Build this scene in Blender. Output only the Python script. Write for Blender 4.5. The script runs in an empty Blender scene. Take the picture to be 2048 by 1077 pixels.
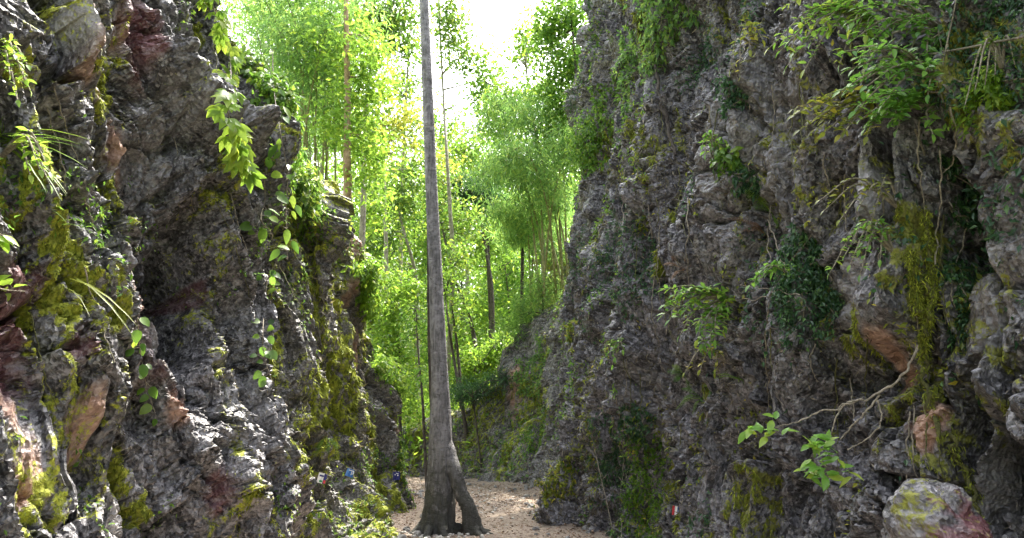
import bpy, math, time
import numpy as np
from concurrent.futures import ThreadPoolExecutor
T0 = time.time()
rng = np.random.default_rng(7)
F4 = np.float32
scene = bpy.context.scene
COL = scene.collection

# ------------------------------------------------------------------ camera model (pixels of the 2048 x 1077 photograph -> world)
FOC, CX, CY = 1480.0, 1024.0, 538.5
PITCH = math.radians(11.2)
CAM = np.array([0.0, 0.0, 1.55])
FWD = np.array([0, math.cos(PITCH), math.sin(PITCH)])
UPV = np.array([0, -math.sin(PITCH), math.cos(PITCH)])
RGT = np.array([1.0, 0, 0])

def at(px, py, Y):
    """the point at distance Y (world y) along the ray of a pixel"""
    d = FWD * FOC + RGT * (px - CX) + UPV * (CY - py)
    return CAM + d * (Y / d[1])

def proj(P):
    d = P - CAM
    dep = d @ FWD
    dep = np.where(np.abs(dep) < 1e-4, 1e-4, dep)
    return CX + FOC * d[..., 0] / dep, CY - FOC * (d @ UPV) / dep, dep

# ------------------------------------------------------------------ numpy noise
POOL = ThreadPoolExecutor(4)
def par(fn, *arrs):
    n = len(arrs[0])
    if n < 20000: return fn(*arrs)
    cuts = np.linspace(0, n, 9).astype(int)
    res = list(POOL.map(lambda k: fn(*[a[cuts[k]:cuts[k + 1]] for a in arrs]), range(8)))
    if isinstance(res[0], tuple): return tuple(np.concatenate(r) for r in zip(*res))
    return np.concatenate(res)

def hsh(i, j, s):
    h = (i.astype(np.uint32) * np.uint32(374761393) + j.astype(np.uint32) * np.uint32(668265263) + np.uint32((s * 2246822519) & 0xffffffff))
    h = (h ^ (h >> np.uint32(13))) * np.uint32(1274126177)
    h = h ^ (h >> np.uint32(16))
    h = h * np.uint32(2654435761)
    h = h ^ (h >> np.uint32(15))
    return (h & np.uint32(0xffffff)).astype(F4) / F4(0xffffff)

def perlin(u, v, seed=0):
    def f(u, v):
        i = np.floor(u).astype(np.int64); j = np.floor(v).astype(np.int64)
        fu = (u - i).astype(F4); fv = (v - j).astype(F4)
        su = fu * fu * fu * (fu * (fu * 6 - 15) + 10); sv = fv * fv * fv * (fv * (fv * 6 - 15) + 10)
        out = 0
        for a in (0, 1):
            for b in (0, 1):
                ang = hsh(i + a, j + b, seed) * F4(6.2831853)
                g = np.cos(ang) * (fu - a) + np.sin(ang) * (fv - b)
                out = out + g * (su if a else 1 - su) * (sv if b else 1 - sv)
        return out * F4(1.5)
    return par(f, u, v)

def fbm(u, v, seed=0, oct=4, gain=.5):
    o = 0; a = 1.0
    for k in range(oct):
        o = o + a * perlin(u * 2 ** k + 17.3 * k, v * 2 ** k - 9.1 * k, seed + k); a *= gain
    return o

def facets(u, v, seed=0):
    """broken-rock facets: every cell is a tilted plane with its own offset; also the distance to the cell edge"""
    def f(u, v):
        i = np.floor(u).astype(np.int64); j = np.floor(v).astype(np.int64)
        best = np.full(u.shape, 9, F4); sec = np.full(u.shape, 9, F4); val = np.zeros(u.shape, F4)
        for a in (-1, 0, 1):
            for b in (-1, 0, 1):
                ii = i + a; jj = j + b
                du = (u - ii - hsh(ii, jj, seed)).astype(F4); dv = (v - jj - hsh(ii, jj, seed + 1)).astype(F4)
                d = du * du + dv * dv
                near = d < best
                pl = (hsh(ii, jj, seed + 2) - F4(.5)) * .8 + du * (hsh(ii, jj, seed + 3) - F4(.5)) * 3.4 + dv * (hsh(ii, jj, seed + 4) - F4(.5)) * 3.4
                sec = np.where(near, best, np.minimum(sec, d))
                val = np.where(near, pl, val); best = np.where(near, d, best)
        return val, np.sqrt(sec) - np.sqrt(best)
    return par(f, u, v)

def chips(u, v, seed=0):
    """continuous broken facets: heights on a jittered lattice joined by flat triangles"""
    def f(u, v):
        i = np.floor(u).astype(np.int64); j = np.floor(v).astype(np.int64)
        fu = (u - i).astype(F4); fv = (v - j).astype(F4)
        h00 = hsh(i, j, seed); h10 = hsh(i + 1, j, seed); h01 = hsh(i, j + 1, seed); h11 = hsh(i + 1, j + 1, seed)
        A = np.where(fu + fv < 1, h00 + fu * (h10 - h00) + fv * (h01 - h00), h11 + (1 - fu) * (h01 - h11) + (1 - fv) * (h10 - h11))
        B = np.where(fu > fv, h00 + fu * (h10 - h00) + fv * (h11 - h10), h00 + fv * (h01 - h00) + fu * (h11 - h01))
        return np.where(hsh(i, j, seed + 7) > .5, A, B) - F4(.5)
    return par(f, u, v)

def sstep(a, b, x):
    t = np.clip((x - a) / (b - a), 0, 1); return t * t * (3 - 2 * t)

def unit(v):
    return v / np.maximum(np.linalg.norm(v, axis=-1, keepdims=True), 1e-9)

# ------------------------------------------------------------------ mesh helpers
def mesh_obj(name, V, Q, mat, parent=None, attrs=None, smooth=True):
    V = np.ascontiguousarray(V, F4).reshape(-1, 3); Q = np.ascontiguousarray(Q, np.int32).reshape(-1, 4)
    me = bpy.data.meshes.new(name)
    me.vertices.add(len(V)); me.vertices.foreach_set('co', V.ravel())
    me.loops.add(Q.size); me.loops.foreach_set('vertex_index', Q.ravel())
    me.polygons.add(len(Q)); me.polygons.foreach_set('loop_start', np.arange(0, Q.size, 4, dtype=np.int32))
    me.polygons.foreach_set('use_smooth', np.full(len(Q), bool(smooth)))
    for k, a in (attrs or {}).items():
        a = np.ascontiguousarray(a, F4)
        if a.ndim == 2:
            at_ = me.attributes.new(k, 'FLOAT_COLOR', 'POINT'); at_.data.foreach_set('color', a.ravel())
        else:
            at_ = me.attributes.new(k, 'FLOAT', 'POINT'); at_.data.foreach_set('value', a)
    me.update(calc_edges=True)
    me.materials.append(mat)
    o = bpy.data.objects.new(name, me); COL.objects.link(o)
    if parent: o.parent = parent; o.matrix_parent_inverse = parent.matrix_basis.inverted()
    return o

def tag(o, label=None, cat=None, group=None, kind=None):
    for k, v in (('label', label), ('category', cat), ('group', group), ('kind', kind)):
        if v: o[k] = v
    return o

def thing(name, loc, label, cat, group=None):
    o = bpy.data.objects.new(name, None); COL.objects.link(o); o.location = [float(c) for c in loc]; o.empty_display_size = .1
    return tag(o, label, cat, group)

def grid_quads(nu, nv):
    a = np.arange(nu * nv).reshape(nu, nv)
    return np.stack([a[:-1, :-1], a[1:, :-1], a[1:, 1:], a[:-1, 1:]], -1).reshape(-1, 4)

def smooth_line(pts, n):
    """Catmull-Rom through the points"""
    p = np.asarray(pts, float)
    if len(p) < 3:
        t = np.linspace(0, 1, n)[:, None]; return p[0] * (1 - t) + p[-1] * t
    e = np.vstack([2 * p[0] - p[1], p, 2 * p[-1] - p[-2]])
    t = np.linspace(0, len(p) - 1, n); i = np.minimum(t.astype(int), len(p) - 2); f = (t - i)[:, None]
    a, b, c, d = e[i], e[i + 1], e[i + 2], e[i + 3]
    return .5 * (2 * b + (c - a) * f + (2 * a - 5 * b + 4 * c - d) * f ** 2 + (3 * b - a - 3 * c + d) * f ** 3)

class Geo:
    """collects tubes (and loose quads) into one mesh"""
    def __init__(s): s.V = []; s.Q = []; s.n = 0
    def add(s, V, Q):
        s.V.append(np.asarray(V, float).reshape(-1, 3)); s.Q.append(np.asarray(Q) + s.n); s.n += len(s.V[-1])
    def tube(s, pts, rad, k=7, n=None, wob=0.0, cap=True):
        pts = np.asarray(pts, float)
        n = n or max(4, 4 * len(pts))
        c = smooth_line(pts, n)
        r = np.interp(np.linspace(0, 1, n), np.linspace(0, 1, len(np.atleast_1d(rad))), np.atleast_1d(rad)) if np.ndim(rad) else np.full(n, rad)
        T = unit(np.gradient(c, axis=0))
        ref = np.array([0.31, .95, .05]) if abs(T[0][2]) > .6 else np.array([0.1, .1, 1.0])
        A = unit(np.cross(T, ref)); B = np.cross(T, A)
        th = np.linspace(0, 2 * np.pi, k, endpoint=False)
        rr = r[:, None] * (1 + (wob * rng.standard_normal((n, k)) if wob else 0))
        V = c[:, None, :] + rr[..., None] * (np.cos(th)[None, :, None] * A[:, None] + np.sin(th)[None, :, None] * B[:, None])
        idx = np.arange(n * k).reshape(n, k); nx = np.roll(idx, -1, 1)
        Q = np.stack([idx[:-1], nx[:-1], nx[1:], idx[1:]], -1).reshape(-1, 4)
        s.add(V, Q)
        return c
    def build(s, name, mat, parent=None, smooth=True):
        return mesh_obj(name, np.vstack(s.V), np.vstack(s.Q), mat, parent, None, smooth)

# leaf outlines: x runs along the leaf, y across, z off the blade
def _tpl(st, w, droop, fold):
    V = []
    for x, k in st:
        z = -droop * x * x
        V += [(x, -w * k, z + fold * w * k), (x, 0, z), (x, w * k, z + fold * w * k)]
    Q = []
    for i in range(len(st) - 1):
        a = 3 * i; Q += [(a, a + 1, a + 4, a + 3), (a + 1, a + 2, a + 5, a + 4)]
    return np.array(V), np.array(Q)
TPL = {
    'far': (np.array([(0, 0, 0), (.42, -.24, .05), (1, 0, -.12), (.42, .24, .05)]), np.array([(0, 1, 2, 3)])),
    'slim': (np.array([(0, 0, 0), (.35, -.085, .02), (1, 0, -.16), (.35, .085, .02)]), np.array([(0, 1, 2, 3)])),
    'blade': (np.array([(0, 0, 0), (.3, -.11, 0), (1, 0, -.1), (.3, .11, 0)]), np.array([(0, 1, 2, 3)])),
    'near': _tpl([(0, .05), (.14, .62), (.36, 1), (.6, .86), (.82, .45), (1, .03)], .23, .22, .25),
    'round': _tpl([(0, .2), (.12, .8), (.38, 1), (.65, .85), (.86, .42), (1, .03)], .36, .2, .18),
    'lance': _tpl([(0, .05), (.2, .7), (.45, 1), (.75, .6), (1, .03)], .13, .25, .3),
    'frond': _tpl([(0, .6), (.3, 1), (.7, .7), (1, .05)], .085, .2, .2),
    'grass': _tpl([(0, .6), (.3, 1), (.6, .8), (.85, .45), (1, .05)], .016, .45, .4),
}
def leaf_arrays(pos, dirv, nrm, size, kind):
    tv, tq = TPL[kind]
    pos = np.asarray(pos, float); n = len(pos)
    X = unit(np.asarray(dirv, float)); Y = unit(np.cross(np.asarray(nrm, float), X)); Z = np.cross(X, Y)
    M = np.stack([X, Y, Z], 1) * np.asarray(size, float).reshape(-1, 1, 1)      # n,3(axis),3
    V = pos[:, None, :] + np.einsum('ka,nac->nkc', tv, M)
    Q = tq[None] + (np.arange(n) * len(tv))[:, None, None]
    return V.reshape(-1, 3), Q.reshape(-1, 4), len(tv)
def leaves(name, mat, parent, pos, dirv, nrm, size, kind='far', tint=None):
    n = len(pos)
    V, Q, k = leaf_arrays(pos, dirv, nrm, np.broadcast_to(size, n), kind)
    t = rng.random(n) if tint is None else np.broadcast_to(tint, n)
    return mesh_obj(name, V, Q, mat, parent, {'tint': np.repeat(t, k)}, kind not in ('far', 'slim', 'blade'))

# ------------------------------------------------------------------ materials
def new_mat(name):
    m = bpy.data.materials.new(name); m.use_nodes = True
    nt = m.node_tree; nt.nodes.clear()
    return m, nt, nt.nodes, nt.links
def N(ns, t, **kw):
    n = ns.new(t)
    for k, v in kw.items():
        if k.startswith('i_'):
            n.inputs[k[2:].replace('_', ' ')].default_value = v
        else: setattr(n, k, v)
    return n
def mixc(ns, ls, f, a, b, mode='MIX'):
    n = ns.new('ShaderNodeMix'); n.data_type = 'RGBA'; n.blend_type = mode
    for sock, v in ((n.inputs[0], f), (n.inputs[6], a), (n.inputs[7], b)):
        if isinstance(v, bpy.types.NodeSocket): ls.new(v, sock)
        elif isinstance(v, (tuple, list)): sock.default_value = (*v, 1) if len(v) == 3 else v
        else: sock.default_value = v
    return n.outputs[2]
def ramp(ns, ls, fac, stops):
    r = ns.new('ShaderNodeValToRGB'); ls.new(fac, r.inputs[0])
    el = r.color_ramp.elements
    while len(el) < len(stops): el.new(.5)
    for e, (p, c) in zip(el, stops):
        e.position = p; e.color = (*c, 1) if isinstance(c, (tuple, list)) else (c, c, c, 1)
    return r.outputs[0]
def noise(ns, ls, vec, scale, detail=6, rough=.6, dist=0.0):
    n = N(ns, 'ShaderNodeTexNoise'); n.inputs['Scale'].default_value = scale; n.inputs['Detail'].default_value = detail
    n.inputs['Roughness'].default_value = rough; n.inputs['Distortion'].default_value = dist
    ls.new(vec, n.inputs['Vector']); return n.outputs['Fac']

def rock_mat(name, dark, mid, light, moss_a, moss_b, vscale=(1, 1, .5)):
    m, nt, ns, ls = new_mat(name)
    geo = N(ns, 'ShaderNodeNewGeometry')
    mp = N(ns, 'ShaderNodeMapping'); mp.inputs['Scale'].default_value = vscale; ls.new(geo.outputs['Position'], mp.inputs[0])
    pos = geo.outputs['Position']; st = mp.outputs[0]
    at_ = N(ns, 'ShaderNodeAttribute', attribute_name='mask')
    sp = N(ns, 'ShaderNodeSeparateColor'); ls.new(at_.outputs['Color'], sp.inputs[0])
    n1 = noise(ns, ls, st, 1.6, 8, .65, .4); n2 = noise(ns, ls, pos, 8, 8, .7, .3); n3 = noise(ns, ls, pos, 46, 5, .7)
    base = ramp(ns, ls, n1, [(.34, dark), (.52, mid), (.70, light)])
    base = mixc(ns, ls, ramp(ns, ls, n2, [(.36, 0.0), (.66, 1.0)]), base, light, 'MIX') if False else mixc(ns, ls, ramp(ns, ls, n2, [(.40, 0.0), (.72, .75)]), base, light)
    base = mixc(ns, ls, ramp(ns, ls, n3, [(.40, .85), (.52, 0.0)]), base, dark)
    n5 = noise(ns, ls, pos, 15, 6, .75, .4)
    base = mixc(ns, ls, ramp(ns, ls, n5, [(.52, 0.0), (.62, .85)]), base, tuple(min(.5, c * 1.45) for c in light))
    base = mixc(ns, ls, ramp(ns, ls, n5, [(.36, .85), (.46, 0.0)]), base, tuple(c * .6 for c in dark))
    vm = N(ns, 'ShaderNodeVectorMath', operation='MULTIPLY_ADD'); nd = N(ns, 'ShaderNodeTexNoise'); nd.inputs['Scale'].default_value = 7; nd.inputs['Detail'].default_value = 3
    ls.new(pos, nd.inputs['Vector']); ls.new(nd.outputs['Color'], vm.inputs[0]); vm.inputs[1].default_value = (.035, .035, .035); ls.new(pos, vm.inputs[2])
    v1 = N(ns, 'ShaderNodeTexVoronoi'); v1.inputs['Scale'].default_value = 15; ls.new(vm.outputs[0], v1.inputs['Vector'])
    v2 = N(ns, 'ShaderNodeTexVoronoi'); v2.inputs['Scale'].default_value = 42; ls.new(vm.outputs[0], v2.inputs['Vector'])
    sv1 = N(ns, 'ShaderNodeSeparateColor'); ls.new(v1.outputs['Color'], sv1.inputs[0]); sv2 = N(ns, 'ShaderNodeSeparateColor'); ls.new(v2.outputs['Color'], sv2.inputs[0])
    base = mixc(ns, ls, ramp(ns, ls, sv1.outputs[0], [(.62, 0.0), (1.0, .55)]), base, light)
    base = mixc(ns, ls, ramp(ns, ls, sv2.outputs[0], [(.70, 0.0), (1.0, .7)]), base, tuple(min(.5, c * 1.3) for c in light))
    base = mixc(ns, ls, ramp(ns, ls, sv2.outputs[1], [(.0, .75), (.35, 0.0)]), base, dark)
    # orange and maroon mineral stains, pale patches, and sunlight painted onto the left buttresses
    base = mixc(ns, ls, at_.outputs['Alpha'], base, mixc(ns, ls, n2, (.17, .165, .17), (.46, .45, .46)))
    base = mixc(ns, ls, sp.outputs[1], base, mixc(ns, ls, ramp(ns, ls, n2, [(.35, 0.0), (.65, 1.0)]), (.20, .095, .055), (.50, .32, .24)))
    base = mixc(ns, ls, sp.outputs[2], base, mixc(ns, ls, n2, (.045, .012, .014), (.20, .07, .08)))
    n4 = noise(ns, ls, pos, 22, 6, .75, .2)
    blotchc = mixc(ns, ls, ramp(ns, ls, n4, [(.34, 0.0), (.66, 1.0)]), moss_a, moss_b)
    mm = N(ns, 'ShaderNodeMath', operation='ADD'); ls.new(sp.outputs[0], mm.inputs[0])
    m2 = N(ns, 'ShaderNodeMath', operation='MULTIPLY_ADD'); ls.new(n4, m2.inputs[0]); m2.inputs[1].default_value = 2.2; m2.inputs[2].default_value = -1.1; ls.new(m2.outputs[0], mm.inputs[1])
    mf = ramp(ns, ls, mm.outputs[0], [(.42, 0.0), (.62, .92)])
    base = mixc(ns, ls, mf, base, blotchc)
    b = N(ns, 'ShaderNodeBsdfPrincipled'); ls.new(base, b.inputs['Base Color'])
    rg = mixc(ns, ls, mf, ramp(ns, ls, n2, [(.35, .38), (.68, .68)]), (.9, .9, .9)); ls.new(rg, b.inputs['Roughness']); b.inputs['Specular IOR Level'].default_value = .6
    h = N(ns, 'ShaderNodeMath', operation='MULTIPLY_ADD'); ls.new(noise(ns, ls, pos, 16, 8, .6, .2), h.inputs[0]); h.inputs[1].default_value = .6; h.inputs[2].default_value = 0.0
    h2 = N(ns, 'ShaderNodeMath', operation='MULTIPLY_ADD'); ls.new(v1.outputs['Distance'], h2.inputs[0]); h2.inputs[1].default_value = .9; ls.new(h.outputs[0], h2.inputs[2])
    h3 = N(ns, 'ShaderNodeMath', operation='MULTIPLY_ADD'); ls.new(v2.outputs['Distance'], h3.inputs[0]); h3.inputs[1].default_value = .5; ls.new(h2.outputs[0], h3.inputs[2])
    h = h3
    bp = N(ns, 'ShaderNodeBump'); bp.inputs['Strength'].default_value = .9; bp.inputs['Distance'].default_value = .022; ls.new(h.outputs[0], bp.inputs['Height'])
    ls.new(bp.outputs[0], b.inputs['Normal'])
    o = N(ns, 'ShaderNodeOutputMaterial'); ls.new(b.outputs[0], o.inputs[0])
    return m

def leaf_mat(name, a, b, c=None, trans=.5, tcol=None, rough=.42):
    """blade colour runs a -> b (-> c) with the leaf's own tint; thin blades let light through"""
    m, nt, ns, ls = new_mat(name)
    t = N(ns, 'ShaderNodeAttribute', attribute_name='tint')
    stops = [(.05, a), (.75, b)] + ([(.97, c)] if c else [])
    base = ramp(ns, ls, t.outputs['Fac'], stops)
    geo = N(ns, 'ShaderNodeNewGeometry')
    n = noise(ns, ls, geo.outputs['Position'], 30, 3)
    base = mixc(ns, ls, ramp(ns, ls, n, [(.35, .0), (.7, .35)]), base, tuple(x * .6 for x in a))
    p = N(ns, 'ShaderNodeBsdfPrincipled'); ls.new(base, p.inputs['Base Color']); p.inputs['Roughness'].default_value = rough
    tr = N(ns, 'ShaderNodeBsdfTranslucent')
    tc = mixc(ns, ls, 1.0, base, tcol or (1.0, 1.0, .35), 'MULTIPLY'); 
    tb = N(ns, 'ShaderNodeHueSaturation'); tb.inputs['Saturation'].default_value = .9; tb.inputs['Value'].default_value = 1.65; ls.new(tc, tb.inputs['Color'])
    ls.new(tb.outputs[0], tr.inputs[0])
    mx = N(ns, 'ShaderNodeMixShader'); mx.inputs[0].default_value = trans
    ls.new(p.outputs[0], mx.inputs[1]); ls.new(tr.outputs[0], mx.inputs[2])
    o = N(ns, 'ShaderNodeOutputMaterial'); ls.new(mx.outputs[0], o.inputs[0])
    return m

def bark_mat(name, a, b, c, scale=1.0, blotchc=None, blotch_top=0.0):
    m, nt, ns, ls = new_mat(name)
    tc = N(ns, 'ShaderNodeNewGeometry')
    mp = N(ns, 'ShaderNodeMapping'); mp.inputs['Scale'].default_value = (scale, scale, scale * .14); ls.new(tc.outputs['Position'], mp.inputs[0])
    mp2 = N(ns, 'ShaderNodeMapping'); mp2.inputs['Scale'].default_value = (scale * .35, scale * .35, scale * .9); ls.new(tc.outputs['Position'], mp2.inputs[0])
    n1 = noise(ns, ls, mp.outputs[0], 34, 8, .7, .4); n2 = noise(ns, ls, tc.outputs['Position'], 7 * scale, 6, .65); n3 = noise(ns, ls, mp2.outputs[0], 30, 4, .6, .6)
    base = ramp(ns, ls, n1, [(.33, a), (.55, b), (.75, c)])
    base = mixc(ns, ls, ramp(ns, ls, n2, [(.46, 0.0), (.62, .75)]), base, c)
    base = mixc(ns, ls, ramp(ns, ls, n3, [(.30, .8), (.42, 0.0)]), base, a)
    if blotchc:  # darker blotches, denser towards the foot of the trunk
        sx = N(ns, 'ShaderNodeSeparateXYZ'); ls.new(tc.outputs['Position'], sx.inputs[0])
        mr = N(ns, 'ShaderNodeMapRange'); ls.new(sx.outputs[2], mr.inputs[0]); mr.inputs[1].default_value = blotch_top; mr.inputs[2].default_value = 0; mr.inputs[3].default_value = 0; mr.inputs[4].default_value = .45
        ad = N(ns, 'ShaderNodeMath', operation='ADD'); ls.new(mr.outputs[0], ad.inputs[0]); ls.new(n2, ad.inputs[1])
        base = mixc(ns, ls, ramp(ns, ls, ad.outputs[0], [(.62, 0.0), (.80, .85)]), base, blotchc)
    b_ = N(ns, 'ShaderNodeBsdfPrincipled'); ls.new(base, b_.inputs['Base Color']); b_.inputs['Roughness'].default_value = .85
    bp = N(ns, 'ShaderNodeBump'); bp.inputs['Strength'].default_value = 1.0; bp.inputs['Distance'].default_value = .035 / scale
    ad2 = N(ns, 'ShaderNodeMath', operation='MULTIPLY_ADD'); ls.new(n1, ad2.inputs[0]); ad2.inputs[1].default_value = 1; ls.new(n3, ad2.inputs[2])
    ls.new(ad2.outputs[0], bp.inputs['Height']); ls.new(bp.outputs[0], b_.inputs['Normal'])
    o = N(ns, 'ShaderNodeOutputMaterial'); ls.new(b_.outputs[0], o.inputs[0])
    return m

def flat_mat(name, col, rough=.7):
    m, nt, ns, ls = new_mat(name)
    g = N(ns, 'ShaderNodeNewGeometry'); n = noise(ns, ls, g.outputs['Position'], 60, 3)
    c = mixc(ns, ls, ramp(ns, ls, n, [(.35, 0.0), (.7, .25)]), col, tuple(x * .6 for x in col))
    b = N(ns, 'ShaderNodeBsdfPrincipled'); ls.new(c, b.inputs['Base Color']); b.inputs['Roughness'].default_value = rough
    o = N(ns, 'ShaderNodeOutputMaterial'); ls.new(b.outputs[0], o.inputs[0])
    return m

def ground_mat(name, a, b, c, sc=1.0, green=None):
    m, nt, ns, ls = new_mat(name)
    g = N(ns, 'ShaderNodeNewGeometry'); pos = g.outputs['Position']
    n1 = noise(ns, ls, pos, .9 * sc, 5, .6); n2 = noise(ns, ls, pos, 14 * sc, 7, .7); n3 = noise(ns, ls, pos, 70 * sc, 4, .7)
    base = ramp(ns, ls, n1, [(.34, a), (.6, b)])
    base = mixc(ns, ls, ramp(ns, ls, n2, [(.40, 0.0), (.66, .8)]), base, c)
    base = mixc(ns, ls, ramp(ns, ls, n3, [(.34, .7), (.5, 0.0)]), base, tuple(x * .4 for x in a))
    if green: base = mixc(ns, ls, ramp(ns, ls, n2, [(.35, .95), (.7, .4)]), base, green)
    p = N(ns, 'ShaderNodeBsdfPrincipled'); ls.new(base, p.inputs['Base Color']); p.inputs['Roughness'].default_value = .9
    bp = N(ns, 'ShaderNodeBump'); bp.inputs['Strength'].default_value = .7; bp.inputs['Distance'].default_value = .03
    ad = N(ns, 'ShaderNodeMath', operation='ADD'); ls.new(n2, ad.inputs[0]); ls.new(n3, ad.inputs[1]); ls.new(ad.outputs[0], bp.inputs['Height']); ls.new(bp.outputs[0], p.inputs['Normal'])
    o = N(ns, 'ShaderNodeOutputMaterial'); ls.new(p.outputs[0], o.inputs[0])
    return m

M_ROCK_L = rock_mat('dark_limestone', (.010, .0095, .0115), (.050, .048, .052), (.225, .22, .235), (.13, .15, .012), (.40, .43, .03))
M_ROCK_M = rock_mat('mossy_limestone', (.022, .021, .021), (.075, .072, .070), (.20, .19, .185), (.14, .165, .012), (.40, .44, .035))
M_ROCK_R = rock_mat('grey_brown_limestone', (.012, .0113, .0135), (.051, .048, .052), (.215, .208, .222), (.065, .072, .010), (.26, .265, .036), (1, 1, .55))
M_MOSS = leaf_mat('moss_strands', (.09, .115, .012), (.24, .28, .024), (.40, .44, .04), .3, rough=.8)
M_LIME = leaf_mat('lime_leaf', (.085, .18, .016), (.19, .32, .022), (.31, .40, .03), .55)
M_YELLOW = leaf_mat('yellow_green_leaf', (.050, .12, .022), (.145, .25, .030), (.29, .34, .04), .52)
M_MID = leaf_mat('mid_green_leaf', (.06, .15, .018), (.14, .27, .025), (.25, .35, .03), .52)
M_BAMBOO = leaf_mat('bamboo_leaf', (.085, .19, .055), (.19, .33, .08), (.32, .42, .09), .58, (1, 1, .6))
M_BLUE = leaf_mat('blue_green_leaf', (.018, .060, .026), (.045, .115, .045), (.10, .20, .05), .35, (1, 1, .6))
M_FERN = leaf_mat('fern_leaf', (.06, .15, .03), (.16, .28, .05), (.30, .36, .08), .4)
M_SHADE = leaf_mat('shrub_leaf', (.075, .21, .035), (.20, .39, .06), (.38, .46, .06), .45)
M_OLIVE = leaf_mat('olive_leaf', (.10, .14, .015), (.26, .30, .03), (.46, .38, .04), .45)
M_DRY = leaf_mat('dry_leaf', (.07, .035, .02), (.20, .115, .07), (.40, .28, .20), .1, rough=.8)
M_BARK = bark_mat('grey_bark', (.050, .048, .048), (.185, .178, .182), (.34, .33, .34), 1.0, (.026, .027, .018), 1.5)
M_BARK_D = bark_mat('dark_bark', (.020, .016, .013), (.06, .048, .038), (.12, .10, .08), 1.2)
M_BARK_O = bark_mat('tan_bark', (.14, .085, .05), (.30, .20, .12), (.46, .33, .22), 1.0)
M_BARK_P = bark_mat('pale_bark', (.12, .10, .08), (.26, .23, .18), (.40, .37, .31), 1.2)
M_CULM = bark_mat('bamboo_culm', (.10, .11, .03), (.20, .20, .07), (.30, .28, .13), 1.0)
M_TWIG = bark_mat('pale_twig', (.10, .085, .06), (.24, .21, .16), (.40, .36, .28), 2.5)
M_ROOT = bark_mat('mossy_root', (.035, .035, .012), (.09, .09, .025), (.17, .17, .05), 2.5)
M_PATH = ground_mat('leaf_strewn_earth', (.17, .128, .097), (.27, .21, .163), (.37, .30, .24))
M_SOIL = ground_mat('forest_soil', (.07, .055, .035), (.12, .095, .06), (.16, .13, .08), .6, (.085, .14, .02))
M_RUBBLE = flat_mat('rubble_stone', (.17, .165, .16))
M_STONE = flat_mat('pale_pebble', (.42, .40, .37))

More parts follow.
